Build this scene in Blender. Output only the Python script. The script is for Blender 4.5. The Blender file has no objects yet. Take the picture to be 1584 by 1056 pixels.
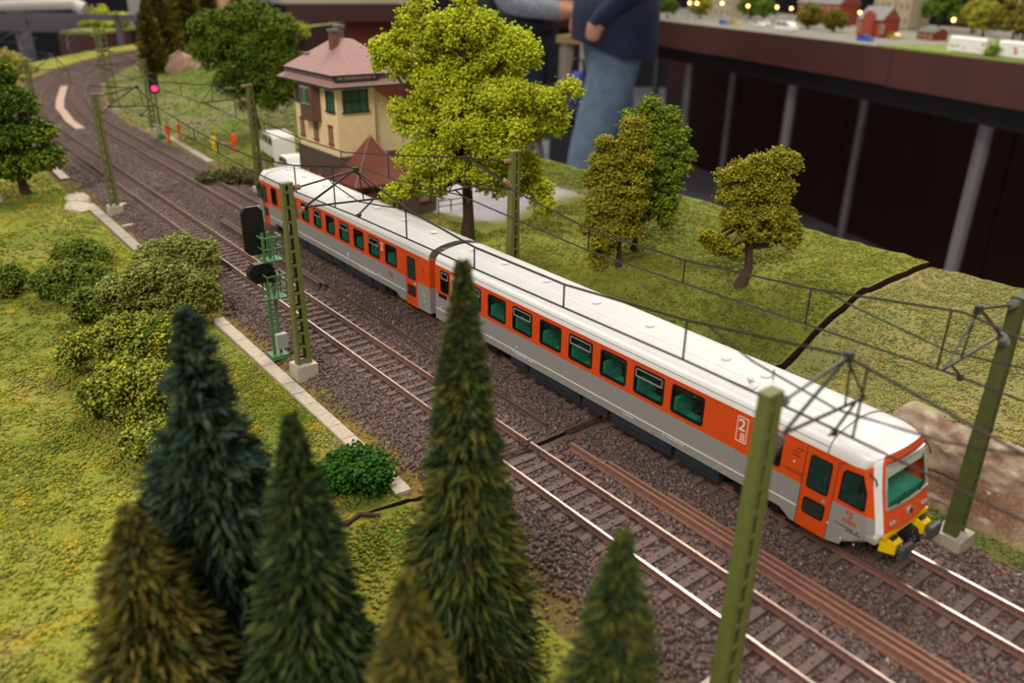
import bpy, math, random
import numpy as np
from mathutils import Vector, Matrix

random.seed(7)
rng = np.random.default_rng(7)
S = 0.01                      # everything below is written in centimetres
SC = bpy.context.scene
COL = SC.collection

# ------------------------------------------------------------------ camera
cam_d = bpy.data.cameras.new('camera')
cam = bpy.data.objects.new('camera', cam_d)
COL.objects.link(cam)
SC.camera = cam
FPX = 1263.79
yaw, pit, rol = math.radians(-51.75673), math.radians(24.1011), math.radians(.94099)
fwd = Vector((math.sin(yaw) * math.cos(pit), math.cos(yaw) * math.cos(pit), -math.sin(pit)))
rgt = Vector((math.cos(yaw), -math.sin(yaw), 0))
upv = rgt.cross(fwd)
r2 = rgt * math.cos(rol) + upv * math.sin(rol)
u2 = -rgt * math.sin(rol) + upv * math.cos(rol)
M = Matrix.Identity(4)
for i in range(3):
    M[i][0], M[i][1], M[i][2] = r2[i], u2[i], -fwd[i]
M.translation = Vector((9.18484, -23.0433, 17.0585)) * S
cam.matrix_world = M
cam_d.sensor_width = 36.0
cam_d.lens = 36.0 * FPX / 1584
cam_d.clip_start = .005
cam_d.clip_end = 60
cam_d.dof.use_dof = True
cam_d.dof.focus_distance = .36
cam_d.dof.aperture_fstop = 13.5

# ------------------------------------------------------------------ world, lamps, exposure
W = bpy.data.worlds.new('hall_world')
SC.world = W
W.use_nodes = True
W.node_tree.nodes['Background'].inputs[0].default_value = (1.0, .95, .88, 1)
W.node_tree.nodes['Background'].inputs[1].default_value = .30


def hall_lamp(name, loc, size, power, col, aim):
    ld = bpy.data.lights.new(name, 'AREA')
    ld.shape = 'RECTANGLE'
    ld.size, ld.size_y = size
    ld.energy = power
    ld.color = col
    o = bpy.data.objects.new(name, ld)
    o.location = loc
    d = Vector(aim) - Vector(loc)
    o.rotation_euler = d.to_track_quat('-Z', 'Y').to_euler()
    COL.objects.link(o)
    return o


hall_lamp('hall_lamp', (-1.6, 1.4, 2.6), (1.2, 1.2), 62, (1, .955, .89), (-.3, 0, 0))
hall_lamp('hall_lamp', (.9, -2.0, 2.3), (1.1, 1.1), 58, (1, .955, .89), (-.2, 0, 0))
hall_lamp('hall_lamp', (-4.2, 1.2, 2.9), (1.2, 1.2), 70, (1, .955, .89), (-3.0, 1.4, 0))
hall_lamp('hall_lamp', (-1.6, 4.6, 2.9), (1.2, 1.2), 45, (1, .955, .89), (-1.7, 3.2, 0))

SC.view_settings.view_transform = 'Standard'
SC.view_settings.look = 'None'
SC.view_settings.exposure = .25
SC.view_settings.gamma = 1
SC.view_settings.use_curve_mapping = False


# ------------------------------------------------------------------ materials
def lin(h):
    h = h.lstrip('#')
    out = []
    for i in (0, 2, 4):
        c = int(h[i:i + 2], 16) / 255
        out.append(c / 12.92 if c <= .04045 else ((c + .055) / 1.055) ** 2.4)
    return tuple(out)


MATS = {}


def mat(name, hexc, rough=.6, metal=0., vary=.15, scale=400., bump=0., bscale=None, attr=False, emit=None, alpha=1., spec=.5):
    if name in MATS:
        return MATS[name]
    m = bpy.data.materials.new(name)
    m.use_nodes = True
    nt = m.node_tree
    b = nt.nodes['Principled BSDF']
    b.inputs['Roughness'].default_value = rough
    b.inputs['Metallic'].default_value = metal
    b.inputs['Specular IOR Level'].default_value = spec
    tc = nt.nodes.new('ShaderNodeTexCoord')
    nz = nt.nodes.new('ShaderNodeTexNoise')
    nz.inputs['Scale'].default_value = scale
    nz.inputs['Detail'].default_value = 4
    nt.links.new(tc.outputs['Object'], nz.inputs['Vector'])
    mr = nt.nodes.new('ShaderNodeMapRange')
    mr.inputs['From Min'].default_value = .25
    mr.inputs['From Max'].default_value = .75
    mr.inputs['To Min'].default_value = 1 - vary
    mr.inputs['To Max'].default_value = 1 + vary
    nt.links.new(nz.outputs['Fac'], mr.inputs['Value'])
    mx = nt.nodes.new('ShaderNodeVectorMath')
    mx.operation = 'MULTIPLY'
    if attr:
        at = nt.nodes.new('ShaderNodeAttribute')
        at.attribute_name = 'col'
        nt.links.new(at.outputs['Color'], mx.inputs[0])
    else:
        mx.inputs[0].default_value = lin(hexc)
    nt.links.new(mr.outputs['Result'], mx.inputs[1])
    nt.links.new(mx.outputs['Vector'], b.inputs['Base Color'])
    if bump:
        bp = nt.nodes.new('ShaderNodeBump')
        bp.inputs['Strength'].default_value = bump
        bp.inputs['Distance'].default_value = .0006
        n2 = nt.nodes.new('ShaderNodeTexNoise')
        n2.inputs['Scale'].default_value = bscale or scale
        n2.inputs['Detail'].default_value = 5
        nt.links.new(tc.outputs['Object'], n2.inputs['Vector'])
        nt.links.new(n2.outputs['Fac'], bp.inputs['Height'])
        nt.links.new(bp.outputs['Normal'], b.inputs['Normal'])
    if emit:
        b.inputs['Emission Color'].default_value = (*lin(emit[0]), 1)
        b.inputs['Emission Strength'].default_value = emit[1]
    MATS[name] = m
    return m


def glass_mat(name, tint, mixf):
    m = bpy.data.materials.new(name)
    m.use_nodes = True
    nt = m.node_tree
    nt.nodes.remove(nt.nodes['Principled BSDF'])
    out = nt.nodes['Material Output']
    tr = nt.nodes.new('ShaderNodeBsdfTransparent')
    tr.inputs[0].default_value = (*lin(tint), 1)
    gl = nt.nodes.new('ShaderNodeBsdfGlossy')
    gl.inputs['Roughness'].default_value = .04
    mx = nt.nodes.new('ShaderNodeMixShader')
    mx.inputs[0].default_value = mixf
    nt.links.new(tr.outputs[0], mx.inputs[1])
    nt.links.new(gl.outputs[0], mx.inputs[2])
    nt.links.new(mx.outputs[0], out.inputs[0])
    MATS[name] = m
    return m


orange = mat('orange_paint', '#E65218', .38, vary=.03)
grey_p = mat('grey_paint', '#9B9792', .42, vary=.03)
silver = mat('roof_silver_paint', '#F0EEE9', .33, vary=.03, scale=120)
cabroof = mat('cab_roof_paint', '#EDEAE5', .33, vary=.03)
white_p = mat('white_print', '#F2EEE6', .5, vary=.02)
redpr = mat('red_print', '#C8502E', .5, vary=.02)
rubber = mat('black_rubber', '#14110F', .5, vary=.1)
alum = mat('aluminium_trim', '#C9C6C0', .3, .5, vary=.05)
under = mat('underframe_grey', '#2C3238', .55, vary=.2)
bogie_m = mat('bogie_black', '#191B1D', .55, vary=.2)
teal = mat('teal_plastic', '#259C80', .45, vary=.06)
cream_in = mat('interior_cream', '#9A8F70', .6, vary=.05)
dark_in = mat('interior_dark', '#2A2A24', .7)
yellow_p = mat('yellow_paint', '#F2C800', .4, vary=.04)
buff_m = mat('buffer_grey', '#44464A', .5, vary=.08)
tint = mat('tinted_glass', '#123830', .08, vary=.05, spec=.6)
wglass = glass_mat('window_glass', '#E0EEE8', .07)
fglass = glass_mat('windscreen_glass', '#F0F6F2', .06)
rail_side = mat('rail_rust', '#7A5548', .75, vary=.25, scale=900)
rail_top = mat('rail_polished', '#D9C9B8', .22, .9, vary=.08, scale=500)
rail_dark = mat('rail_dark_rust', '#5A463E', .7, vary=.2, scale=900)
sleeper_m = mat('sleeper_brown', '#6A544C', .85, vary=.3, scale=700, bump=.3)
ground_m = mat('ground_scatter', '#888888', .95, vary=.38, scale=800, bump=1., bscale=1100, attr=True, spec=.15)
turf_m = mat('turf_foam', '#888888', .95, vary=.1, attr=True, spec=.1)
stone_m = mat('ballast_stone', '#888888', .9, vary=.2, scale=1500, attr=True, spec=.2)
leaf_m = mat('foliage_foam', '#888888', .9, vary=.08, attr=True, spec=.15)
bark = mat('bark_brown', '#4A372A', .9, vary=.35, scale=900, bump=.6)
bark_red = mat('spruce_trunk', '#5E3A2A', .9, vary=.3, scale=900)
conc = mat('concrete', '#A89C8C', .9, vary=.18, scale=500, bump=.3)
conc_w = mat('concrete_pale', '#BFB09C', .9, vary=.15, scale=500, bump=.3)
conc_p = mat('concrete_pinkish', '#B89A86', .9, vary=.12, scale=500)
mastg = mat('mast_olive', '#6C7238', .6, vary=.14, scale=500)
mastd = mat('mast_dark_olive', '#4A5224', .6, vary=.2, scale=500)
insul = mat('insulator_brown', '#A8825E', .45, vary=.12)
insul_g = mat('insulator_grey', '#6E675C', .5, vary=.12)
wire_m = mat('wire_bronze', '#3C352E', .5, .4, vary=.1)
arm_m = mat('cantilever_steel', '#3A3C36', .45, .4, vary=.1)
siggreen = mat('signal_green', '#4C7A48', .55, vary=.12)
sigblack = mat('signal_black', '#0F1212', .45, vary=.1)
boxgrey = mat('box_grey', '#A4A49C', .6, vary=.08)
redlamp = mat('red_lamp', '#FF2038', .4, emit=('#FF1848', 6.))
cream = mat('cream_render', '#F4D8A4', .85, vary=.08, scale=200, bump=.2)
cream2 = mat('cream_render_pale', '#E2CE9E', .85, vary=.08, scale=200, bump=.2)
rooft = mat('roof_tiles_pink', '#A9827A', .8, vary=.1, scale=300)
roofb = mat('roof_tiles_brown', '#7E4436', .8, vary=.12, scale=300)
roofo = mat('roof_tiles_orange', '#B9695A', .8, vary=.1, scale=300)
brickd = mat('dark_brick', '#5E4C42', .9, vary=.2, scale=600)
brickr = mat('brick_trim_red', '#8E3B2A', .85, vary=.15, scale=500)
darkgreen = mat('dark_green_paint', '#1E3A30', .5, vary=.1)
winpane = mat('house_pane', '#3E5A4C', .12, vary=.2)
palewin = mat('pale_green_sash', '#8FA282', .5, vary=.1)
browntim = mat('brown_timber', '#6B4C3A', .8, vary=.15)
slate = mat('slate_grey', '#6E6A66', .8, vary=.1)
vanw = mat('white_car_paint', '#F0ECE4', .3, vary=.02)
tyre = mat('tyre_black', '#151515', .8)
hivis = mat('orange_workwear', '#F0561E', .7)
hivisy = mat('yellow_workwear', '#E8C414', .7)
skin = mat('skin', '#C48A6E', .55, vary=.06)
jeans = mat('blue_denim', '#5F7186', .85, vary=.22, scale=25, bump=.2)
navy = mat('navy_cloth', '#131C36', .85, vary=.2, scale=15)
black_cl = mat('black_cloth', '#15161C', .85)
plaid = mat('grey_plaid', '#8E939A', .85, vary=.35, scale=60)
hair = mat('brown_hair', '#2E2118', .7)
shoe = mat('brown_shoe', '#2A1E18', .6)
fascia = mat('brown_fascia', '#4A2620', .55, vary=.1, scale=8)
curtain = mat('brown_panel', '#3A1B15', .8, vary=.12, scale=6)
redpanel = mat('red_brown_panel', '#6E2E20', .6, vary=.1, scale=6)
darkfr = mat('dark_frame', '#1A1413', .7)
steel = mat('leg_steel', '#8C8886', .4, .5, vary=.05, scale=20)
floor_m = mat('hall_floor', '#9A96A0', .7, vary=.08, scale=4)
wall_m = mat('hall_wall', '#2B2930', .9, vary=.1, scale=3)
plywood = mat('plywood', '#C9A878', .7, vary=.12, scale=20)
whitebrd = mat('white_board', '#CFC4B4', .7, vary=.05)
bluebag = mat('blue_bag', '#243A9A', .6)
boardedge = mat('board_edge', '#3E241A', .9, vary=.2, scale=300)
rock_dk = mat('rock_pinkish', '#9A7C66', .95, vary=.25, scale=250, bump=.8, bscale=400)
tabletop_m = mat('layout_top_grey', '#8E8A7C', .9, vary=.15, scale=30)
grass_flat = mat('layout_grass', '#7E8A3A', .95, vary=.25, scale=30)
redbrick = mat('red_brick', '#9C4430', .85, vary=.12, scale=80)
greyroof = mat('grey_roof', '#8E8C8A', .8, vary=.1, scale=60)
palestone = mat('pale_stone', '#B8A88C', .85, vary=.12, scale=60)
glow = mat('warm_bulb', '#FFC080', .4, emit=('#FFA860', 14.))
bluecar = mat('blue_car_paint', '#3A5AC8', .35)
yellowcar = mat('yellow_car_paint', '#D8A820', .35)
pvc = mat('white_pipe', '#D8D2C4', .5, vary=.04)
beam_m = mat('grey_beam', '#5C5A60', .7, vary=.1, scale=20)
denimbag = mat('dark_gear', '#20222A', .7)

# ------------------------------------------------------------------ builders
ORG = {}


def tag(o, label=None, cat=None, group=None, kind=None):
    if label:
        o['label'] = label
    if cat:
        o['category'] = cat
    if group:
        o['group'] = group
    if kind:
        o['kind'] = kind
    return o


def thing(name, label, cat, loc=(0, 0, 0), group=None, rot=0.):
    o = bpy.data.objects.new(name, None)
    o.empty_display_size = .01
    COL.objects.link(o)
    o.location = Vector(loc) * S
    o.rotation_euler = (0, 0, rot)
    ORG[o.name] = Vector(loc)
    return tag(o, label, cat, group)


class MB:
    def __init__(s):
        s.v, s.f, s.m = [], [], []

    def add(s, vs, fs, mi=0):
        b = len(s.v)
        s.v += [tuple(v) for v in vs]
        s.f += [tuple(b + i for i in f) for f in fs]
        s.m += [mi] * len(fs)
        return s

    def box(s, c, d, mi=0, rz=0., taper=1.):
        x, y, z = c
        a, b, h = d[0] / 2, d[1] / 2, d[2] / 2
        cs, sn = math.cos(rz), math.sin(rz)
        vs = []
        for k, t in ((-1, 1.), (1, taper)):
            for i, j in ((-1, -1), (1, -1), (1, 1), (-1, 1)):
                px, py = i * a * t, j * b * t
                vs.append((x + px * cs - py * sn, y + px * sn + py * cs, z + k * h))
        return s.add(vs, [(3, 2, 1, 0), (4, 5, 6, 7), (0, 1, 5, 4), (1, 2, 6, 5), (2, 3, 7, 6), (3, 0, 4, 7)], mi)

    def bar(s, p0, p1, w, h=None, mi=0, up=(0, 0, 1)):
        h = h or w
        p0, p1 = Vector(p0), Vector(p1)
        d = (p1 - p0).normalized()
        a = d.cross(Vector(up))
        if a.length < 1e-4:
            a = d.cross(Vector((1, 0, 0)))
        a.normalize()
        b = a.cross(d).normalized()
        vs = []
        for p in (p0, p1):
            for i, j in ((-1, -1), (1, -1), (1, 1), (-1, 1)):
                vs.append(p + a * (i * w / 2) + b * (j * h / 2))
        return s.add(vs, [(3, 2, 1, 0), (4, 5, 6, 7), (0, 1, 5, 4), (1, 2, 6, 5), (2, 3, 7, 6), (3, 0, 4, 7)], mi)

    def tube(s, pts, r, n=6, mi=0):
        pts = [Vector(p) for p in pts]
        rs = r if isinstance(r, (list, tuple)) else [r] * len(pts)
        vs, fs = [], []
        ref = None
        for i, p in enumerate(pts):
            d = (pts[min(i + 1, len(pts) - 1)] - pts[max(i - 1, 0)]).normalized()
            if ref is None:
                ref = Vector((0, 0, 1)) if abs(d.z) < .9 else Vector((1, 0, 0))
            a = d.cross(ref).normalized()
            b = a.cross(d).normalized()
            for k in range(n):
                t = 2 * math.pi * k / n
                vs.append(p + (a * math.cos(t) + b * math.sin(t)) * rs[i])
        for i in range(len(pts) - 1):
            for k in range(n):
                k2 = (k + 1) % n
                fs.append((i * n + k, i * n + k2, (i + 1) * n + k2, (i + 1) * n + k))
        fs.append(tuple(range(n))[::-1])
        fs.append(tuple((len(pts) - 1) * n + k for k in range(n)))
        return s.add(vs, fs, mi)

    def lathe(s, c, prof, n=12, mi=0, axis=(0, 0, 1)):
        ax = Vector(axis).normalized()
        ref = Vector((1, 0, 0)) if abs(ax.x) < .9 else Vector((0, 1, 0))
        a = ax.cross(ref).normalized()
        b = ax.cross(a)
        vs, fs = [], []
        for r, h in prof:
            for k in range(n):
                t = 2 * math.pi * k / n
                vs.append(Vector(c) + ax * h + (a * math.cos(t) + b * math.sin(t)) * r)
        for i in range(len(prof) - 1):
            for k in range(n):
                k2 = (k + 1) % n
                fs.append((i * n + k, i * n + k2, (i + 1) * n + k2, (i + 1) * n + k))
        fs.append(tuple(range(n))[::-1])
        fs.append(tuple((len(prof) - 1) * n + k for k in range(n)))
        return s.add(vs, fs, mi)

    def ball(s, c, r, n=8, m=6, mi=0):
        r = r if isinstance(r, (tuple, list)) else (r, r, r)
        vs, fs = [], []
        for i in range(m + 1):
            ph = math.pi * i / m
            for k in range(n):
                t = 2 * math.pi * k / n
                vs.append((c[0] + r[0] * math.sin(ph) * math.cos(t), c[1] + r[1] * math.sin(ph) * math.sin(t), c[2] - r[2] * math.cos(ph)))
        for i in range(m):
            for k in range(n):
                k2 = (k + 1) % n
                fs.append((i * n + k, i * n + k2, (i + 1) * n + k2, (i + 1) * n + k))
        return s.add(vs, fs, mi)

    def prism(s, poly, y0, y1, axis='y', mi=0):
        """poly: list of 2-D points; extruded along axis from y0 to y1"""
        def P(a, b, t):
            return (a, t, b) if axis == 'y' else ((t, a, b) if axis == 'x' else (a, b, t))
        n = len(poly)
        vs = [P(a, b, y0) for a, b in poly] + [P(a, b, y1) for a, b in poly]
        fs = [tuple(range(n)), tuple(range(n, 2 * n))[::-1]]
        for i in range(n):
            j = (i + 1) % n
            fs.append((i, i + n, j + n, j))
        return s.add(vs, fs, mi)

    def build(s, name, mats, parent=None, org=None, smooth=False, fix=False):
        me = bpy.data.meshes.new(name)
        if parent is not None and org is None:
            org = ORG[parent.name]
        org = Vector(org or (0, 0, 0))
        me.from_pydata([((v[0] - org.x) * S, (v[1] - org.y) * S, (v[2] - org.z) * S) for v in s.v], [], s.f)
        for m in (mats if isinstance(mats, (list, tuple)) else [mats]):
            me.materials.append(m)
        if any(s.m):
            me.polygons.foreach_set('material_index', s.m)
        if smooth:
            me.polygons.foreach_set('use_smooth', [True] * len(me.polygons))
        if fix:
            import bmesh
            bm = bmesh.new()
            bm.from_mesh(me)
            bmesh.ops.recalc_face_normals(bm, faces=bm.faces)
            bm.to_mesh(me)
            bm.free()
        me.update()
        o = bpy.data.objects.new(name, me)
        COL.objects.link(o)
        if parent is not None:
            o.parent = parent
        else:
            o.location = org * S
        ORG[o.name] = org
        return o


def share(o, name, parent, loc=(0, 0, 0), rot=0.):
    c = bpy.data.objects.new(name, o.data)
    COL.objects.link(c)
    c.parent = parent
    c.location = Vector(loc) * S
    c.rotation_euler = (0, 0, rot)
    return c


def copy_tree(o, parent=None):
    c = o.copy()
    COL.objects.link(c)
    if parent is not None:
        c.parent = parent
    for ch in list(o.children):
        copy_tree(ch, c)
    return c


def np_mesh(name, V, F, mats, parent=None, org=None, col=None, smooth=False, mi=None):
    """fast mesh from arrays: V (n,3) cm, F (m,k) ints, col (n,3) linear"""
    if parent is not None and org is None:
        org = ORG[parent.name]
    org = Vector(org or (0, 0, 0))
    V = (np.asarray(V, dtype=np.float64) - np.array(org)) * S
    F = np.asarray(F, dtype=np.int32)
    me = bpy.data.meshes.new(name)
    k = F.shape[1]
    me.vertices.add(len(V))
    me.vertices.foreach_set('co', V.astype(np.float32).ravel())
    me.loops.add(F.size)
    me.loops.foreach_set('vertex_index', F.ravel())
    me.polygons.add(len(F))
    me.polygons.foreach_set('loop_start', np.arange(0, F.size, k, dtype=np.int32))
    for m in (mats if isinstance(mats, (list, tuple)) else [mats]):
        me.materials.append(m)
    if mi is not None:
        me.polygons.foreach_set('material_index', np.asarray(mi, dtype=np.int32))
    if col is not None:
        a = me.color_attributes.new('col', 'FLOAT_COLOR', 'POINT')
        c4 = np.ones((len(V), 4), dtype=np.float32)
        c4[:, :3] = col
        a.data.foreach_set('color', c4.ravel())
    if smooth:
        me.polygons.foreach_set('use_smooth', np.ones(len(F), dtype=bool))
    me.update(calc_edges=True)
    me.validate()
    o = bpy.data.objects.new(name, me)
    COL.objects.link(o)
    if parent is not None:
        o.parent = parent
    else:
        o.location = org * S
    ORG[o.name] = org
    return o


OCT_V = np.array([(1, 0, 0), (-1, 0, 0), (0, 1, 0), (0, -1, 0), (0, 0, 1), (0, 0, -1)], float)
OCT_F = np.array([(0, 2, 4), (2, 1, 4), (1, 3, 4), (3, 0, 4), (2, 0, 5), (1, 2, 5), (3, 1, 5), (0, 3, 5)])
TET_V = np.array([(1, 1, 1), (1, -1, -1), (-1, 1, -1), (-1, -1, 1)], float) * .7
TET_F = np.array([(0, 1, 2), (0, 3, 1), (0, 2, 3), (1, 3, 2)])


def rand_rot(n):
    q = rng.normal(size=(n, 4))
    q /= np.linalg.norm(q, axis=1)[:, None]
    w, x, y, z = q.T
    return np.stack([np.stack([1 - 2 * (y * y + z * z), 2 * (x * y - z * w), 2 * (x * z + y * w)], -1),
                     np.stack([2 * (x * y + z * w), 1 - 2 * (x * x + z * z), 2 * (y * z - x * w)], -1),
                     np.stack([2 * (x * z - y * w), 2 * (y * z + x * w), 1 - 2 * (x * x + y * y)], -1)], 1)


def crumbs(P, size, col, kind='oct', flat=1., jit=.35):
    """arrays for many small crumbs at P; returns V,F,col"""
    n = len(P)
    bv, bf = (OCT_V, OCT_F) if kind == 'oct' else (TET_V, TET_F)
    R = rand_rot(n)
    sc = np.asarray(size).reshape(-1, 1, 1) * (1 + jit * rng.uniform(-1, 1, (n, len(bv), 1)))
    L = np.einsum('nij,vj->nvi', R, bv) * sc
    L[:, :, 2] *= flat
    V = (P[:, None, :] + L).reshape(-1, 3)
    F = (bf[None] + (np.arange(n) * len(bv))[:, None, None]).reshape(-1, 3)
    return V, F, np.repeat(col, len(bv), axis=0)


def noise2(x, y, sc, seed=0, octs=3):
    """smooth value noise"""
    tot = np.zeros_like(x, dtype=float)
    amp, norm = 1., 0.
    for o in range(octs):
        g = np.random.default_rng(seed + o).uniform(-1, 1, (64, 64))
        X, Y = x / sc, y / sc
        xi, yi = np.floor(X).astype(int), np.floor(Y).astype(int)
        fx, fy = X - xi, Y - yi
        fx, fy = fx * fx * (3 - 2 * fx), fy * fy * (3 - 2 * fy)
        a, b = g[xi % 64, yi % 64], g[(xi + 1) % 64, yi % 64]
        c, d = g[xi % 64, (yi + 1) % 64], g[(xi + 1) % 64, (yi + 1) % 64]
        tot += amp * ((a * (1 - fx) + b * fx) * (1 - fy) + (c * (1 - fx) + d * fx) * fy)
        norm += amp
        amp *= .5
        sc /= 2
    return tot / norm


# ------------------------------------------------------------------ the line: u runs along it, v across it
U0, RAD, CY = 97., 165., 162.13


def line_xy(u, v):
    u, v = np.asarray(u, float), np.asarray(v, float)
    th = np.maximum(u - U0, 0) / RAD
    r = RAD - v
    return np.where(u < U0, -u, -U0 - r * np.sin(th)), np.where(u < U0, v - 2.87, CY - r * np.cos(th))


def line_uv(x, y):
    x, y = np.asarray(x, float), np.asarray(y, float)
    th = np.arctan2(-U0 - x, CY - y)
    r = np.hypot(-U0 - x, CY - y)
    st = x > -U0
    return np.where(st, -x, U0 + RAD * th), np.where(st, y + 2.87, RAD - r)


def sstep(a, b, t):
    t = np.clip((t - a) / (b - a), 0, 1)
    return t * t * (3 - 2 * t)


PS = ([3.4, 5, 8, 12.7, 14.8, 17, 18.4, 19.4, 22, 29], [-.55, -.6, -1.0, -1.5, -.45, .46, 1.08, 1.28, 1.37, 1.35])
PG = ([3.4, 8, 11, 14, 18, 22, 29], [-.5, -.3, -.05, .35, 1.0, 1.33, 1.35])
PH = ([3.4, 6, 9, 12, 16, 18, 20, 26, 32], [-.5, -.2, .3, .8, 1.5, 2.2, 3.2, 4.6, 4.8])
PF = ([3.4, 4.6, 4.9, 5.3, 5.9, 6.6, 8, 14, 20, 29], [-.55, -.5, -.1, .9, 1.7, 2.15, 2.05, 1.75, 1.5, 1.45])


def height(u, v, rough=True):
    u, v = np.asarray(u, float), np.asarray(v, float)
    y = v - 2.87
    S_, G_, H_, F_ = (np.interp(y, *p) for p in (PS, PG, PH, PF))
    z = S_ + (G_ - S_) * sstep(14, 24, u)
    z = z + (H_ - z) * sstep(84, 118, u)
    S2 = np.where(y > 3.4, S_ - .27 * sstep(4, 9, y), S_)
    f = F_ + (S2 - F_) * sstep(1.0, 11.5, u)
    right = np.where(u < 12.6, f, z)
    left = np.interp(v, [-60, -30, -16, -9, -7.7, -7.4, -6.5, -5.2], [-.6, -.45, -.4, -.42, -.52, -.66, -.64, -.36])
    w = sstep(5.1, 6.3, v)
    z = np.where(v < 0, left, -.36 * (1 - w) + right * w)
    if rough:
        x2, y2 = line_xy(u, v)
        g = sstep(7.8, 11, np.abs(v))
        z = z + g * .16 * noise2(x2, y2, 3.2, 3) + g * .11 * noise2(x2, y2, .8, 9)
        rk = rock_w(u, v)
        z = z + rk * (.32 * noise2(x2 * .8, y2 * 2.4, 1.1, 21, 4))
        z = z + .05 * noise2(x2, y2, .6, 33) * (np.abs(v) < 7.8)
    return z


def rock_w(u, v):
    y = v - 2.87
    w = sstep(4.5, 4.8, y) * (1 - sstep(6.1, 6.6, y)) * (1 - sstep(3.2, 6, u))
    w2 = .9 * sstep(17.5, 18.5, y) * (1 - sstep(20.2, 21.5, y)) * sstep(138, 141, u) * (1 - sstep(150, 153, u))
    return np.maximum(w, w2)


def mixc(a, b, w):
    return a + (b - a) * w[:, None]


C = lambda h: np.array(lin(h))[None]


def ground_col(u, v):
    x, y = line_xy(u, v)
    n = len(u)
    n1, n2, n3 = noise2(x, y, 6, 50), noise2(x, y, 2.2, 60), noise2(x, y, .7, 70)
    mead = mixc(np.repeat(C('#6C772B'), n, 0), C('#98953A'), np.clip(.5 + n1 * .9 + n2 * .5, 0, 1))
    mead = mixc(mead, C('#8E8450'), np.clip(n2 * 1.4 - .25 + sstep(-17, -22, v) * .3, 0, .6))
    mead = mixc(mead, C('#B79A22'), np.clip(n3 * 2.2 - .7, 0, .8))
    bank = mixc(np.repeat(C('#626C2A'), n, 0), C('#848636'), np.clip(.5 + n1 * .8 + n3 * .5, 0, 1))
    bank = mixc(bank, C('#765E36'), np.clip(n2 * 1.6 - .75, 0, .5))
    bank = mixc(bank, C('#566A28'), np.clip(n3 * 2.0 - .8, 0, .7))
    sage = mixc(np.repeat(C('#7E7E48'), n, 0), C('#968A54'), np.clip(.5 + n1 * .7 + n2 * .6, 0, 1))
    sage = mixc(sage, C('#62723C'), np.clip(n3 * 1.6 - .4, 0, .6))
    far = mixc(np.repeat(C('#7E7C50'), n, 0), C('#66762C'), np.clip(.35 + n1 * 1.1, 0, 1))
    bank = mixc(bank, far, sstep(66, 96, u))
    right = np.where((u < 12.6)[:, None], sage, bank)
    yard = sstep(61, 58, u) * sstep(37, 40, u) * sstep(14.2, 15., v + .25 * (u - 42)) * (1 - sstep(23, 25, v))
    right = mixc(right, C('#B6AEB2'), yard)
    path = sstep(38, 40, u) * (1 - sstep(47, 49, u)) * sstep(8, 10, v) * (1 - sstep(13, 14, v))
    right = mixc(right, C('#8A7A40'), path * .7)
    c = np.where((v < 0)[:, None], mead, right)
    bal = mixc(np.repeat(C('#6B5A54'), n, 0), C('#584A46'), np.clip(.5 + n3, 0, 1))
    dirt = mixc(np.repeat(C('#6E5E3C'), n, 0), C('#8A7434'), np.clip(.5 + n2 + n3 * .5, 0, 1))
    dirt = mixc(dirt, C('#5E4E40'), np.clip(n1 * 1.2, 0, 1))
    wl = sstep(-7.75, -7.4, v) * (v < 0) + sstep(7.6, 6.3, v) * (v > 0)
    c = mixc(c, dirt, np.clip(wl, 0, 1))
    wb = 1 - sstep(5.6, 6.7, np.abs(v + .35 * n2))
    c = mixc(c, bal, wb)
    rk = rock_w(u, v)
    rc = mixc(np.repeat(C('#A08670'), n, 0), C('#86604A'), np.clip(.5 + n3 * 1.2, 0, 1))
    rc = mixc(rc, C('#C0AC94'), np.clip(n2 * 1.5 - .3, 0, 1))
    c = mixc(c, rc, np.clip(rk, 0, 1))
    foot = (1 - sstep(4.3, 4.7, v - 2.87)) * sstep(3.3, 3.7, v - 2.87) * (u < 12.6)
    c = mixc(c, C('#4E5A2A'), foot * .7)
    return c


def Zxy(x, y):
    u, v = line_uv(np.array([x]), np.array([y]))
    return float(height(u, v)[0])


def vmin(u):
    return np.where(u < 85, -52., -52 + (52 - 14) * sstep(85, 118, u))


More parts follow.
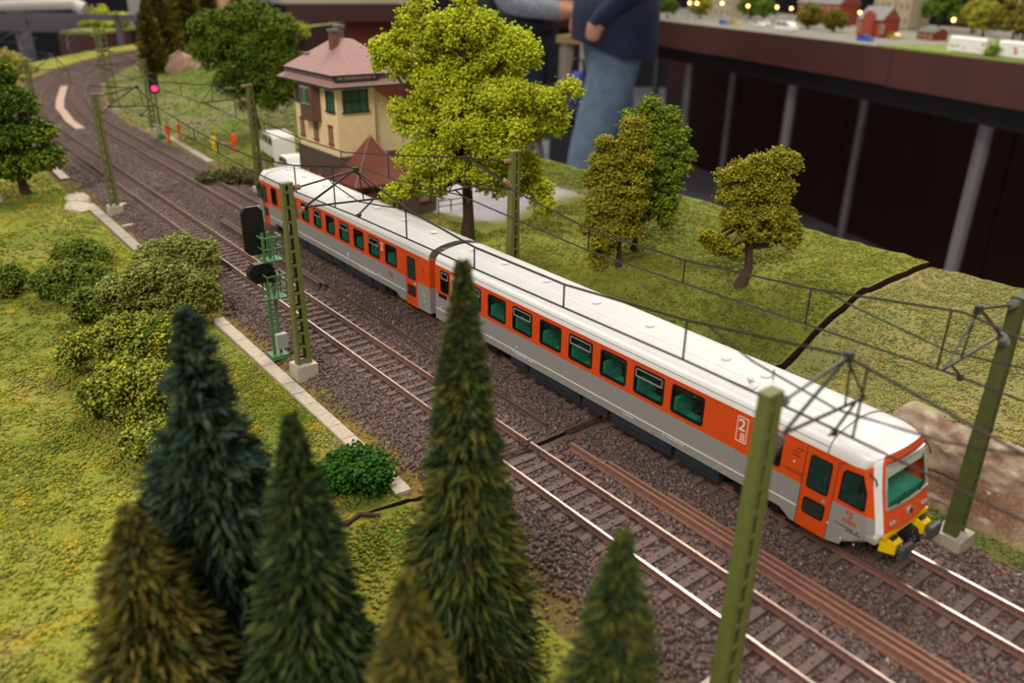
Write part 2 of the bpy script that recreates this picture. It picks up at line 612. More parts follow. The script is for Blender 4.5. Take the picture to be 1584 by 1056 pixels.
def make_ground(name, us, label):
    n_t = 190
    t = np.linspace(0, 1, n_t)
    UU = np.repeat(us[:, None], n_t, 1)
    lo, hi = vmin(us)[:, None], 29.87 + 2.5 * sstep(95, 140, us)[:, None]
    k = .62
    tt = t[None]
    core = -12 + 24 * (tt - .19) / k
    VV = np.where(tt < .19, lo + (-12 - lo) * (tt / .19), np.where(tt < .19 + k, core, 12 + (hi - 12) * (tt - .19 - k) / (1 - .19 - k)))
    if us[-1] < 13:
        UU = UU.copy()
        UU[-1] += .12 * (1 - sstep(-9.5, -7.8, VV[-1])) + .14 * (1 - sstep(-14, -12.5, VV[-1])) + .04 * noise2(VV[-1] * 3, VV[-1], 1., 5)
    u, v = UU.ravel(), VV.ravel()
    x, y = line_xy(u, v)
    z = height(u, v)
    V = np.stack([x, y, z], 1)
    nu = len(us)
    idx = np.arange(nu * n_t).reshape(nu, n_t)
    F = np.stack([idx[:-1, :-1].ravel(), idx[:-1, 1:].ravel(), idx[1:, 1:].ravel(), idx[1:, :-1].ravel()], 1)
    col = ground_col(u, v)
    # side boards all round
    rim = np.concatenate([idx[0, :], idx[1:, -1], idx[-1, -2::-1], idx[-2:0:-1, 0]])
    b = len(V)
    low = V[rim].copy()
    low[:, 2] = -9
    V = np.concatenate([V, V[rim], low])
    m = len(rim)
    a = np.arange(m)
    a2 = (a + 1) % m
    F2 = np.stack([b + a, b + a2, b + m + a2, b + m + a], 1)
    edge = np.repeat(C('#3E241A'), m, 0)
    col = np.concatenate([col, edge, edge])
    o = np_mesh(name, V, np.concatenate([F, F2]), ground_m, None, None, col, False,)
    tag(o, label, None, None, 'structure')
    return o


gA = make_ground('ground', np.concatenate([np.arange(12.78, 62, .42), np.arange(62, 258, 1.1)]), 'landscaped rear layout section with meadow, ballast bed and grassy bank')
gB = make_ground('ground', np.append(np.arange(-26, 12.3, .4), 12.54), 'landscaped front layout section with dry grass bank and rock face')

# ------------------------------------------------------------------ hall: floor, wall, tables behind
P1, DT = Vector((-265, 271, 0)), Vector((.931, -.3648, 0)).normalized()
NT = Vector((.3648, .931, 0)).normalized()


def TP(a, b, z=0.):
    return P1 + DT * a + NT * b + Vector((0, 0, z))


o = MB().box((-350, 300, -101), (1400, 1400, 2)).build('floor', floor_m, fix=True)
tag(o, 'grey exhibition hall floor', None, None, 'structure')
mb = MB()
mb.bar((-1000, 300, 90), (-500, 960, 90), 6, 400)
mb.bar((-500, 960, 90), (260, 760, 90), 6, 400)
mb.bar((-1000, 300, 90), (-1000, -300, 90), 6, 400)
o = mb.build('wall_back', wall_m, fix=True)
tag(o, 'dark back wall of the exhibition hall', None, None, 'structure')

# ------------------------------------------------------------------ tracks
RAIL_P = [(-.1, -.25), (.1, -.25), (.1, -.22), (.03, -.19), (.03, -.07), (.045, -.05), (.045, 0), (-.045, 0), (-.045, -.05), (-.03, -.07), (-.03, -.19), (-.1, -.22)]


def rail_mb(us, voff, prof=RAIL_P, dz=0., straight=None):
    n = len(prof)
    vs, fs, mi = [], [], []
    for u in us:
        x0, y0 = line_xy(u, voff)
        x1, y1 = line_xy(u, voff + 1)
        dx, dy = float(x1 - x0), float(y1 - y0)
        for a, z in prof:
            vs.append((float(x0) + dx * a, float(y0) + dy * a, z + dz))
    for i in range(len(us) - 1):
        for k in range(n):
            k2 = (k + 1) % n
            fs.append((i * n + k, i * n + k2, (i + 1) * n + k2, (i + 1) * n + k))
            mi.append(1 if k == 6 else 0)
    fs += [tuple(range(n)), tuple((len(us) - 1) * n + k for k in range(n))[::-1]]
    mi += [0, 0]
    m = MB()
    m.v, m.f, m.m = vs, fs, mi
    return m


PITCH = .72
slp = MB()
slp.box((0, 0, -.32), (.27, 3.0, .14))
for yy in (-.86, .86):
    slp.box((0, yy, -.235), (.25, .36, .035))
    for q in (-.135, .135):
        slp.box((0, yy + q, -.205), (.09, .06, .05))
slp.box((0, 0, -.235), (.06, .06, .06))
SLEEPER = None
for nm, vc in (('railway_track', -2.87), ('railway_track', 2.87)):
    lab = ('ballasted near track with bright polished rails, left empty in front of the train' if vc < 0 else
           'ballasted far track carrying the orange and grey railcars')
    T = thing(nm, lab, 'track', (0, vc - 2.87, -.39), 'railway tracks')
    for s in (-.86, .86):
        rail_mb(np.concatenate([[12.72], np.arange(20, 97, 10), np.arange(97, 258, 3)]), vc + s).build('rail', [rail_side, rail_top], T)
        rail_mb([-26, -12, 0, 12.55], vc + s).build('rail', [rail_side, rail_top], T)
        m = MB()
        for q in (12.05, 12.35, 12.95, 13.25):
            m.box((-q, vc - 2.87 + s, -.18), (.2, .16, .1))
        m.build('rail_joiner', rail_dark, T)
    k = 0
    us = np.arange(-24, 72, PITCH)
    for u in us:
        if 12.3 < u < 13.0:
            continue
        x, y = line_xy(u, vc)
        if SLEEPER is None:
            SLEEPER = slp.build('sleeper', sleeper_m, T, org=(0, 0, 0))
            SLEEPER.location = (Vector((float(x), float(y), 0)) - ORG[T.name]) * S
        else:
            share(SLEEPER, 'sleeper', T, Vector((float(x), float(y), random.uniform(-.015, .01))) - ORG[T.name], random.uniform(-.012, .012))
    m = MB()
    for u in np.arange(us[-1] + PITCH, 256, PITCH):
        x, y = line_xy(u, vc)
        m.box((float(x), float(y), -.32), (.27, 3.0, .16), rz=-max(u - U0, 0) / RAD)
    tag(m.build('distant_sleepers', sleeper_m, T), kind='stuff')

# ballast stones
n = 54000
u = rng.uniform(-14, 66, n)
u = np.where(rng.random(n) < .3, rng.uniform(-8, 25, n), u)
v = rng.uniform(-6.7, 6.3, n)
keep = (np.abs(u - 12.62) > .42) & (rng.random(n) < 1 - .8 * sstep(5.6, 6.7, np.abs(v)))
w = np.minimum(np.abs(v - 2.87), np.abs(v + 2.87))
ph = np.abs(((u + 24) / PITCH + .5) % 1 - .5) * PITCH
intrack = w < 1.55
keep &= ~(intrack & (ph < .17)) & (np.abs(w - .86) > .15)
u, v, w = u[keep], v[keep], w[keep]
x, y = line_xy(u, v)
z = height(u, v) + np.where(w < 1.5, .02, .035)
n = len(u)
t = rng.random(n)[:, None]
cl = np.repeat(C('#5E4E49'), n, 0) * (1 - t) + C('#7E6A62') * t
cl = mixc(cl, C('#7A5040'), (rng.random(n) < .12) * .7)
cl = mixc(cl, C('#9A8E84'), (rng.random(n) < .03) * .8)
cl *= rng.uniform(.7, 1.2, (n, 1))
V, F, c3 = crumbs(np.stack([x, y, z], 1), rng.uniform(.065, .115, n), cl, 'oct')
o = np_mesh('ballast_gravel', V, F, stone_m, None, (0, 0, -.36), c3)
tag(o, 'brown grey ballast stones spread around and between both tracks', None, None, 'stuff')
# far ballast, coarser
n = 16000
u, v = rng.uniform(66, 240, n), rng.uniform(-6.2, 6.2, n)
w = np.minimum(np.abs(v - 2.87), np.abs(v + 2.87))
keep = np.abs(w - .86) > .2
u, v = u[keep], v[keep]
x, y = line_xy(u, v)
n = len(u)
V, F, c3 = crumbs(np.stack([x, y, height(u, v) + .02], 1), rng.uniform(.08, .14, n), np.repeat(C('#6E5E58'), n, 0) * rng.uniform(.7, 1.2, (n, 1)), 'tet')
o = np_mesh('ballast_gravel', V, F, stone_m, None, (-150, 0, -.36), c3)
tag(o, 'distant ballast stones along the curve at the back', None, None, 'stuff')

# turf foam on meadow and bank
def turf(name, label, n, ur, vr, szr, kind, yellow=.08, vbias=None):
    u, v = rng.uniform(*ur, n), rng.uniform(*vr, n)
    if vbias:
        pass
    keep = (rock_w(u, v) < .3) & (np.abs(u - 12.62) > np.where(v < -12.5, 0, .32))
    x0, y0 = line_xy(u, v)
    keep &= rng.random(n) < np.clip(.7 + noise2(x0, y0, 1.6, 90) * 1.1, .15, 1)
    yd = (u > 37) & (u < 60) & (v > 13.6) & (v < 24)
    keep &= ~yd
    u, v = u[keep], v[keep]
    n = len(u)
    x, y = line_xy(u, v)
    g = ground_col(u, v) * rng.uniform(.85, 1.4, (n, 1))
    g = mixc(g, C('#C8A41C'), (rng.random(n) < yellow) * .7)
    g = mixc(g, C('#4E6E1E'), (rng.random(n) < .15) * .6)
    sz = rng.uniform(*szr, n)
    V, F, c3 = crumbs(np.stack([x, y, height(u, v) + sz * .25], 1), sz, g, kind, .7)
    o = np_mesh(name, V, F, turf_m, None, (-float(np.mean(u)) if ur[1] < 97 else -90, float(np.mean(y)), 0), c3)
    tag(o, label, None, None, 'stuff')


turf('meadow_turf', 'yellow green turf foam covering the meadow left of the tracks', 92000, (-14, 50), (-24, -7.8), (.045, .10), 'tet', .09)
turf('meadow_turf', 'distant yellow green turf on the meadow beyond the bushes', 16000, (50, 110), (-24, -7.8), (.07, .15), 'tet', .08)
turf('bank_turf', 'moss green turf foam on the bank behind the train', 90000, (12.9, 62), (6.6, 29.6), (.05, .10), 'tet', .05)
turf('bank_turf', 'dry sage turf foam on the front bank beside the train nose', 52000, (-16, 12.4), (8.8, 29.6), (.05, .09), 'tet', .08)
turf('bank_turf', 'distant turf foam on the bank beyond the signal box', 16000, (62, 150), (6.6, 29.6), (.08, .18), 'tet', .03)
turf('verge_weeds', 'ochre weeds on the dirt strip between the cable trough and the ballast', 5200, (-12, 90), (-7.6, -6.1), (.04, .08), 'tet', .3)
turf('verge_weeds', 'sparse dark green weeds below the rock face', 2600, (-14, 8), (5.9, 7.5), (.04, .09), 'tet', .03)

# ------------------------------------------------------------------ concrete cable troughs
def trough(label, pts, w=.62, slab=1.25, z=-.40, m=conc, group='concrete cable troughs'):
    p0 = Vector(pts[0])
    T = thing('cable_trough', label, 'cable trough', (p0.x, p0.y, Zxy(p0.x, p0.y)), group)
    for a, b in zip(pts[:-1], pts[1:]):
        a, b = Vector((*a, 0)), Vector((*b, 0))
        d = (b - a)
        n = max(1, round(d.length / slab))
        for i in range(n):
            q0, q1 = a + d * (i / n) + d.normalized() * .018, a + d * ((i + 1) / n) - d.normalized() * .018
            zz = random.uniform(-.012, .012)
            m_ = MB().bar((q0.x, q0.y, z - .12 + zz), (q1.x, q1.y, z - .12 + zz), w, .24)
            m_.build('slab', m, T)
        MB().bar((a.x, a.y, z - .2), (b.x, b.y, z - .2), w * .9, .2).build('channel', conc, T)
    return T


trough('pale concrete cable trough of many slabs running past the near mast foundation', [(-33.5, -10.1), (-16.6, -10.3)], m=conc_w)
trough('short end of concrete cable trough beside the round green bush', [(-14.8, -10.35), (-13.1, -10.45)], .62, 1.0, m=conc_w)
trough('grey concrete cable trough in the meadow beside the second lattice mast', [(-63.5, -9.95), (-48.2, -10.05)], .7, m=conc)
trough('far concrete cable trough beside the dark tree at the meadow edge', [(-88.5, -9.2), (-74.2, -9.55)], .75, 2, m=conc_w)
trough('narrow concrete slab lying crosswise from the trough to the track', [(-55.3, -9.5), (-55.5, -7.9)], .45, 1.0, -.42, m=conc)
trough('pale concrete cable trough on the right of the far track below the red signal', [(-91.5, 4.6), (-74.0, 3.7)], .7, 2, -.36, m=conc)
trough('pinkish concrete trough lying between the tracks in the curve', [(float(line_xy(q, v_)[0]), float(line_xy(q, v_)[1])) for q, v_ in ((99.5, .1), (106, .05), (112, .3), (118, .2), (127, .6), (143, .6))], 1.0, 3.2, -.12, m=conc_p)
o = MB().box((-60.9, -8.05, -.35), (.5, .7, .4), rz=.2).build('concrete_block', conc_w, org=(-60.9, -8.05, -.55))
tag(o, 'small pale concrete block lying beside the second lattice mast', 'block')
for i, (x, y, sx, sy, sz, lab) in enumerate([(-65.5, -10.4, 1.4, 1.0, .7, 'grey boulder below the dark tree beside the trough end'), (-63.0, -10.9, 1.7, 1.1, .35, 'flat pale rock lying in the meadow near the grey boulder'),
                                             (-69.5, -16.4, 2.2, 1.4, .5, 'pale rock at the far edge of the meadow under the dark tree')]):
    V = []
    m = MB().ball((x, y, Zxy(x, y)), (sx, sy, sz), 9, 6)
    m.v = [(a + random.uniform(-.15, .15), b + random.uniform(-.15, .15), c + random.uniform(-.1, .1)) for a, b, c in m.v]
    tag(m.build('boulder', conc_w, org=(x, y, Zxy(x, y))), lab, 'rock', 'rocks at the meadow edge')

# ------------------------------------------------------------------ spare rails lying between the tracks
def spare(label, p0, p1, z, m, group, prof=RAIL_P, sc=1.):
    a, b = Vector((*p0, z)), Vector((*p1, z))
    d = (b - a).normalized()
    nrm = Vector((-d.y, d.x, 0))
    N = len(prof)
    mb = MB()
    vs = [q + nrm * (pa * sc) + Vector((0, 0, (pz + .25) * sc)) for q in (a, b) for pa, pz in prof]
    fs = [(k, (k + 1) % N, N + (k + 1) % N, N + k) for k in range(N)] + [tuple(range(N))[::-1], tuple(N + k for k in range(N))]
    mb.add(vs, fs)
    return tag(mb.build('spare_rail', m, org=tuple(a)), label, 'rail', group)


GR = 'spare rails lying between the tracks'
rust1 = mat('fresh_rail_rust', '#8F6452', .75, vary=.2, scale=700)
spare('rusty spare rail of the front bundle, nearest to the empty track', (-11.5, -3.62), (20, -3.72), -.30, rust1, GR, sc=1.25)
spare('rusty spare rail of the front bundle, middle one of three', (-9.6, -3.36), (20, -3.40), -.30, rust1, GR, sc=1.25)
spare('rusty spare rail of the front bundle, closest to the train', (-6.8, -3.10), (20, -3.12), -.30, rust1, GR, sc=1.25)
spare('long dark spare rail reaching from the rear bundle to the joint of the layout sections', (-50.5, -3.02), (-13.4, -3.3), -.31, rail_dark, GR, sc=.85)
spare('dark spare rail of the rear bundle, its cut end beside the signal', (-51.2, -3.3), (-33.9, -3.42), -.30, rail_dark, GR, sc=1.55)
spare('dark spare rail lying tight against the cut end rail in the rear bundle', (-51.0, -3.56), (-34.2, -3.66), -.30, rail_dark, GR, sc=1.55)
# timber end plate with bolts at the section joint
for yy, lab in ((-1.9, 'short dark timber at the section joint beside the train'), (-5.73, 'dark timber across the empty track at the section joint')):
    m = MB().box((-12.62, yy, -.36), (.34, 2.5 if yy < -3 else 1.9, .14))
    for q in (-.6, 0, .6):
        m.box((-12.62, yy + q, -.27), (.12, .12, .08))
    tag(m.build('joint_timber', boardedge, org=(-12.62, yy, -.43)), lab, 'timber')
m = MB().tube([(-12.3, -11.9, -.38), (-12.7, -12.5, -.3), (-12.5, -13.1, -.33), (-12.9, -13.6, -.4)], .09, 5)
tag(m.build('fallen_branch', bark, org=(-12.5, -12.6, -.45)), 'dark fallen branch in the turf beside the tall spruce', 'branch')

# ------------------------------------------------------------------ railcars
HW = 1.64
ROOF = [(-1.64, 3.56), (-1.63, 3.72), (-1.57, 3.90), (-1.46, 4.04), (-1.30, 4.13), (-.9, 4.25), (-.45, 4.33), (0, 4.36),
        (.45, 4.33), (.9, 4.25), (1.30, 4.13), (1.46, 4.04), (1.57, 3.90), (1.63, 3.72), (1.64, 3.56)]


def rrect(w, h, r, n=4):
    pts = []
    for cx, cz, a0 in ((w / 2 - r, h / 2 - r, 0), (-w / 2 + r, h / 2 - r, 90), (-w / 2 + r, -h / 2 + r, 180), (w / 2 - r, -h / 2 + r, 270)):
        for k in range(n + 1):
            a = math.radians(a0 + 90 * k / n)
            pts.append((cx + r * math.cos(a), cz + r * math.sin(a)))
    return pts


def text_obj(body, name, size, m, parent, loc, rot, org, label=None, bold=.004):
    cu = bpy.data.curves.new(name, 'FONT')
    cu.body = body
    cu.size = size * S
    cu.extrude = .004 * S
    cu.offset = bold * S
    cu.resolution_u = 2
    t = bpy.data.objects.new(name, cu)
    COL.objects.link(t)
    bpy.context.view_layer.update()
    me = bpy.data.meshes.new_from_object(t.evaluated_get(bpy.context.evaluated_depsgraph_get()))
    bpy.data.objects.remove(t)
    me.materials.clear()
    me.materials.append(m)
    o = bpy.data.objects.new(name, me)
    COL.objects.link(o)
    o.parent = parent
    o.location = (Vector(loc) - org) * S
    o.rotation_euler = rot
    if label:
        o['label'] = label
    return o


def railcar(label, xn, sg, L, wins, hopper, doors, cab, nosewin):
    """xn: x of the nose, sg: +1 nose towards +x.  d runs from the nose backwards."""
    X = lambda d: xn - sg * d
    T = thing('railcar', label, 'railcar', (X(L / 2), 0, 0))
    O = ORG[T.name]
    ZB, ZM, ZT = .85, 2.07, 3.56
    D0 = 1.4                                    # where the nose loft takes over
    opens = [(a, b, 2.27, 3.40) for a, b in wins] + [(a, b, .56, 3.50) for a, b in doors]
    ds = sorted({D0, L} | {q for o_ in opens for q in o_[:2]})
    ds = [d for d in ds if D0 <= d <= L]
    zs = [ZB, ZM, 2.27, 3.40, 3.50, ZT]
    for side in (-1, 1):
        mb = MB()
        for d0, d1 in zip(ds[:-1], ds[1:]):
            for z0, z1 in zip(zs[:-1], zs[1:]):
                dm, zm = (d0 + d1) / 2, (z0 + z1) / 2
                if any(a < dm < b and c < zm < e for a, b, c, e in opens):
                    continue
                mb.add([(X(d0), side * HW, z0), (X(d1), side * HW, z0), (X(d1), side * HW, z1), (X(d0), side * HW, z1)], [(0, 1, 2, 3)], 0 if zm > ZM else 1)
        # lower skirt with the cut-outs over the bogies
        for a, b, zz in ((D0, doors[0][0], .58), (doors[0][1], 2.8, .58), (21.2 if len(doors) < 2 else 20.2, doors[1][0] if len(doors) > 1 else L, .62), (doors[1][1] if len(doors) > 1 else L, L, .62)):
            if b > a:
                mb.add([(X(a), side * HW, zz), (X(b), side * HW, zz), (X(b), side * HW, ZB), (X(a), side * HW, ZB)], [(0, 1, 2, 3)], 1)
        mb.add([(X(2.8), side * HW, .58), (X(3.25), side * HW, ZB), (X(2.8), side * HW, ZB)], [(0, 1, 2)], 1)
        q = 21.2 if len(doors) < 2 else 20.2
        mb.add([(X(q), side * HW, .62), (X(q), side * HW, ZB), (X(q - .4), side * HW, ZB)], [(0, 1, 2)], 1)
        mb.build('side_wall', [orange, grey_p], T)
        # trim line and rain gutter
        m = MB()
        for a, b in ((D0 + .1, doors[0][0] - .03), (doors[0][1] + .03, L - .05 if len(doors) < 2 else doors[1][0] - .03)):
            m.box(((X(a) + X(b)) / 2, side * (HW + .012), 1.22), (abs(a - b), .03, .03))
        m.build('trim_line', white_p, T)
        m = MB().box(((X(1.9) + X(L - .1)) / 2, side * 1.615, 3.80), (L - 2.0, .012, .014))
        m.build('roof_seam', under, T)
        m = MB().box(((X(1.2) + X(L - .1)) / 2, side * 1.652, 3.575), (L - 1.3, .03, .03))
        m.build('rain_gutter', orange if True else silver, T)
        # windows
        for i, (a, b) in enumerate(wins):
            wd, cx = b - a, X((a + b) / 2)
            zc, ht = 2.835, 1.13
            r = .13
            po, pi = rrect(wd + .03, ht + .03, r), rrect(wd - .12, ht - .12, r * .7)
            n = len(po)
            yf, yb = side * (HW + .025), side * (HW - .07)
            vs = [(cx + p, yf, zc + z) for p, z in po] + [(cx + p, yf, zc + z) for p, z in pi] + [(cx + p, yb, zc + z) for p, z in pi] + [(cx + p, side * (HW - .01), zc + z) for p, z in po]
            fs = []
            for k in range(n):
                j = (k + 1) % n
                fs += [(k, j, n + j, n + k), (n + k, n + j, 2 * n + j, 2 * n + k), (k, 3 * n + k, 3 * n + j, j)]
            mf = MB().add(vs, fs)
            # fill the four corners behind the rounded frame
            fr = mf.build('window_frame', rubber, T)
            gl = MB().add([(cx + p, side * (HW - .05), zc + z) for p, z in pi], [tuple(range(n))]).build('glass', wglass, fr)
            if i in hopper:
                m = MB()
                yy = side * (HW + .02)
                hw = wd / 2 - .09
                zt, zl = zc + ht / 2 - .09, zc + ht / 2 - .40
                m.bar((cx - hw, yy, zt), (cx + hw, yy, zt), .035)
                m.bar((cx - hw, yy, zl), (cx + hw, yy, zl), .045)
                m.bar((cx - hw, yy, zl), (cx - hw, yy, zt), .035)
                m.bar((cx + hw, yy, zl), (cx + hw, yy, zt), .035)
                m.build('hopper_sash', alum, fr)
        # doors
        for a, b in doors:
            wd, cx = b - a, X((a + b) / 2)
            m = MB().box((cx, side * (HW - .03), 2.03), (wd - .05, .06, 2.94))
            dr = m.build('door', orange, T)
            m = MB().box((cx, side * (HW - .06), 2.03), (wd + .0, .05, 3.0))
            m.build('door_gap', rubber, dr)
            po = rrect(wd * .68, 1.22, .1)
            m = MB().prism([(cx + p, 2.70 + z) for p, z in po], side * (HW - .01), side * (HW + .022))
            po = rrect(wd * .68, .60, .1)
            m.prism([(cx + p, 1.43 + z) for p, z in po], side * (HW - .01), side * (HW + .022))
            m.build('door_window_frame', rubber, dr, fix=True)
            m = MB()
            po = rrect(wd * .68 - .1, 1.12, .08)
            m.prism([(cx + p, 2.70 + z) for p, z in po], side * (HW + .0), side * (HW + .03))
            m.build('door_window', tint, dr, fix=True)
            m = MB()
            po = rrect(wd * .68 - .1, .50, .08)
            m.prism([(cx + p, 1.43 + z) for p, z in po], side * (HW + .0), side * (HW + .03))
            m.build('door_lower_window', dark_in, dr, fix=True)
            MB().box((cx + .27 * wd, side * (HW + .02), 1.86), (.10, .05, .12)).build('door_handle', alum, dr)
        # cab side window
        for (pa, pb) in (cab,):
            pts = [(X(d), z) for d, z in pa]
            MB().prism(pts, side * (HW - .01), side * (HW + .02)).build('cab_window_frame', rubber, T, fix=True)
            cxm, czm = sum(p[0] for p in pts) / len(pts), sum(p[1] for p in pts) / len(pts)
            pts2 = [(cxm + (p - cxm) * .86, czm + (z - czm) * .9) for p, z in pts]
            g = MB().prism(pts2, side * (HW + .0), side * (HW + .028)).build('cab_side_window', tint, T, fix=True)
            MB().box((X(.62), side * (HW + .10), 3.0), (.10, .05, .36)).build('mirror', rubber, T)
    # nose loft
    def xf(z):
        return X(0) + sg * (np.interp(z, [.5, .9, 1.25, 1.62, 3.95], [-.55, -.15, .12, .26, -.34]))
    zl = [.58, .85, 1.22, 1.6, 2.07, 2.38, 3.0, 3.72, 3.95]
    def cols(z):
        f = xf(z)
        drop = max(0, (z - 3.56)) * .5
        left = [(X(1.4), -HW + drop * .5), (X(.98), -HW + drop * .5), (f - sg * .46, -1.60 + drop), (f - sg * .24, -1.50 + drop), (f - sg * .07, -1.33 + drop), (f - sg * .035, -1.2 + drop), (f + sg * .03, -.6), (f + sg * .05, 0)]
        return left + [(a, -b) for a, b in left[-2::-1]]
    base_up = .0
    vs, fs, mi = [], [], []
    nc = 15
    for z in zl:
        for k, (a, b) in enumerate(cols(z)):
            zz = z
            if z < .9:
                zz = z + (.45 if 3 <= k <= 11 else (.22 if k in (2, 12) else (.1 if k in (1, 13) else 0))) * (1 if z < .7 else .5)
            if z > 3.7:
                zz = z + .10 * (1 - (abs(k - 7) / 4) ** 2 if 3 <= k <= 11 else 0) - (.12 if k in (3, 11) else 0) * (z - 3.72) / .23
            if z > 3.5 and (k < 3 or k > 11):
                zz = 3.56 if z < 3.8 else 3.58
            vs.append((a, b, zz))
    for i in range(len(zl) - 1):
        zm = (zl[i] + zl[i + 1]) / 2
        for k in range(nc - 1):
            if 5 <= k <= 8 and 2.3 < zm < 3.72:
                continue
            fs.append((i * nc + k, i * nc + k + 1, (i + 1) * nc + k + 1, (i + 1) * nc + k))
            if k in (3, 10):
                q = 2
            elif 4 <= k <= 9:
                q = 0 if zm > 1.6 else 1
            elif k < 3 or k > 10:
                q = 0 if 2.07 < zm < 3.6 else (1 if zm < 2.07 else 2)
            mi.append(q)
    m = MB()
    m.v, m.f, m.m = vs, fs, mi
    m.build('cab_nose', [orange, grey_p, silver], T)
    # windscreen
    ws = [cols(z)[5:10] for z in (2.38, 3.0, 3.72)]
    v2 = [(a + sg * .012, b, z) for z, row in zip((2.38, 3.0, 3.72), ws) for a, b in row]
    fr = MB()
    def P(a, b):
        return Vector(v2[a * 5 + b]) + Vector((sg * .01, 0, 0))
    ring = [P(0, i) for i in range(5)] + [P(1, 4)] + [P(2, i) for i in range(4, -1, -1)] + [P(1, 0), P(0, 0)]
    for p, q in zip(ring[:-1], ring[1:]):
        fr.bar(p, q, .08, .05)
    wfr = fr.build('windscreen_frame', alum, T)
    MB().add(v2, [(i * 5 + k, i * 5 + k + 1, (i + 1) * 5 + k + 1, (i + 1) * 5 + k) for i in range(2) for k in range(4)]).build('windscreen', fglass, wfr)
    m = MB()
    m.bar((xf(2.5) + sg * .09, -.75, 2.36), (xf(2.75) + sg * .07, -.2, 2.62), .03)
    m.bar((xf(2.5) + sg * .09, .55, 2.36), (xf(2.75) + sg * .06, 1.05, 2.6), .03)
    m.build('wiper', rubber, wfr)
    MB().bar((xf(3.5) - sg * .05, -1.12, 3.46), (xf(3.5) - sg * .05, 1.12, 3.46), .04, .40).build('sun_visor', white_p, T)
    MB().box((xf(2.6) - sg * .5, 0, 2.28), (.8, 2.5, .30)).build('dashboard', teal, T)
    MB().box((X(1.45), 0, 2.4), (.06, 3.1, 2.2)).build('cab_rear_wall', cream_in, T)
    MB().box((X(1.05), -.5, 2.3), (.45, .55, 1.2)).build('driver_seat', teal, T)
    # roof
    secs = [(L - .06, 1, 0, 1), (1.9, 1, 0, 1), (1.88, .995, -.02, 1), (1.2, .985, -.04, 1), (.8, .95, -.10, .97), (.55, .88, -.20, .9)]
    vs, fs, mi = [], [], []
    n = len(ROOF)
    for d, wy, dz, k in secs:
        for y, z in ROOF:
            vs.append((X(d), y * wy, 3.56 + (z - 3.56) * k + dz * ((z - 3.56) / .8)))
    top = cols(3.95)[2:13]
    row = []
    for i, (y, z) in enumerate(ROOF):
        t = i / (n - 1) * (len(top) - 1)
        k0 = min(int(t), len(top) - 2)
        f = t - k0
        a = Vector(top[k0]).lerp(Vector(top[k0 + 1]), f)
        kk = 2 + t
        za = 3.95 + .10 * (1 - (abs(kk - 7) / 4) ** 2 if 3 <= kk <= 11 else 0) - (.37 * max(0, 3 - kk) if kk < 3 else 0) - (.37 * max(0, kk - 11) if kk > 11 else 0) - (.12 * max(0, 1 - abs(kk - 3)) + .12 * max(0, 1 - abs(kk - 11))) * 1
        row.append((a.x - sg * .01, a.y * 1.003, za + .012))
    vs += row
    ns = len(secs) + 1
    for i in range(ns - 1):
        for k in range(n - 1):
            fs.append((i * n + k, i * n + k + 1, (i + 1) * n + k + 1, (i + 1) * n + k))
            mi.append(0 if i < 2 else 1)
    fs.append(tuple(range(n)))
    mi.append(0)
    m = MB()
    m.v, m.f, m.m = vs, fs, mi
    rf = m.build('roof', [silver, cabroof], T, smooth=True)
    m = MB().tube([(X(1.9), y * 1.004, z + .01) for y, z in ROOF], .022, 5)
    m.build('roof_seam', mat('seam_grey', '#8E8A84', .5), rf)
    m = MB()
    for yy in (-.62, .62):
        m.bar((X(2.2), yy, 4.31), (X(L - .4), yy, 4.31), .05, .03)
    m.build('roof_rib', silver, rf)
    # end wall
    MB().box((X(L - .03), 0, 2.82), (.06, 3.26, 1.5)).build('end_wall_upper', orange, T)
    MB().box((X(L - .03), 0, 1.35), (.06, 3.26, 1.44)).build('end_wall_lower', grey_p, T)
    # floor, interior, seats
    MB().box((X(L / 2 + .4), 0, 1.22), (L - 1.6, 3.1, .1)).build('floor_pan', dark_in, T)
    m = MB()
    for i, (a, b) in enumerate(wins):
        if b - a < .9:
            continue
        for yy in (-1.0, 1.0):
            for q, s_ in ((a + .05, 1), (b - .05, -1)):
                m.box((X(q), yy, 2.02), (.16, 1.0, 1.5))
                m.box((X(q + s_ * .3), yy, 1.75), (.5, 1.0, .25))
    m.build('seats', teal, T)
    # underframe
    m = MB()
    m.box((X(L / 2), 0, .95), (L - 1.2, 2.9, .25))
    for a, b, zz in ((5.9, 8.0, .28), (8.2, 11.5, .24), (11.7, 13.2, .30), (13.4, 16.8, .26), (17.0, 18.2, .32)):
        m.box((X((a + b) / 2), 0, (zz + .95) / 2), (b - a, 3.0, .95 - zz))
        m.box((X((a + b) / 2), -1.52, .62), (b - a - .3, .06, .3))
    m.build('underframe', under, T)
    for c in (3.95, L - 3.55):
        bg = MB()
        bg.box((X(c), -1.22, .52), (2.9, .12, .22)).box((X(c), 1.22, .52), (2.9, .12, .22)).box((X(c), 0, .6), (.5, 2.4, .2))
        for q in (-1.1, 1.1):
            for yy in (-1.26, 1.26):
                bg.box((X(c + q), yy, .42), (.5, .14, .42))
            bg.box((X(c + q * .35), -1.28, .55), (.3, .12, .5))
        bo = bg.build('bogie', bogie_m, T)
        for q in (-1.1, 1.1):
            w = MB()
            for yy in (-.87, .87):
                w.lathe((X(c + q), yy, .53), [(.1, -.07), (.53, -.06), (.53, .05), (.1, .07)], 16, axis=(0, 1, 0))
            w.tube([(X(c + q), -.95, .53), (X(c + q), .95, .53)], .08, 6)
            w.build('wheelset', bogie_m, bo, fix=True)
    # bumper, buffers, hoses, lamps
    f0 = X(0)
    m = MB().bar((f0 + sg * .18, -1.28, 1.50), (f0 + sg * .18, 1.28, 1.50), .16, .16)
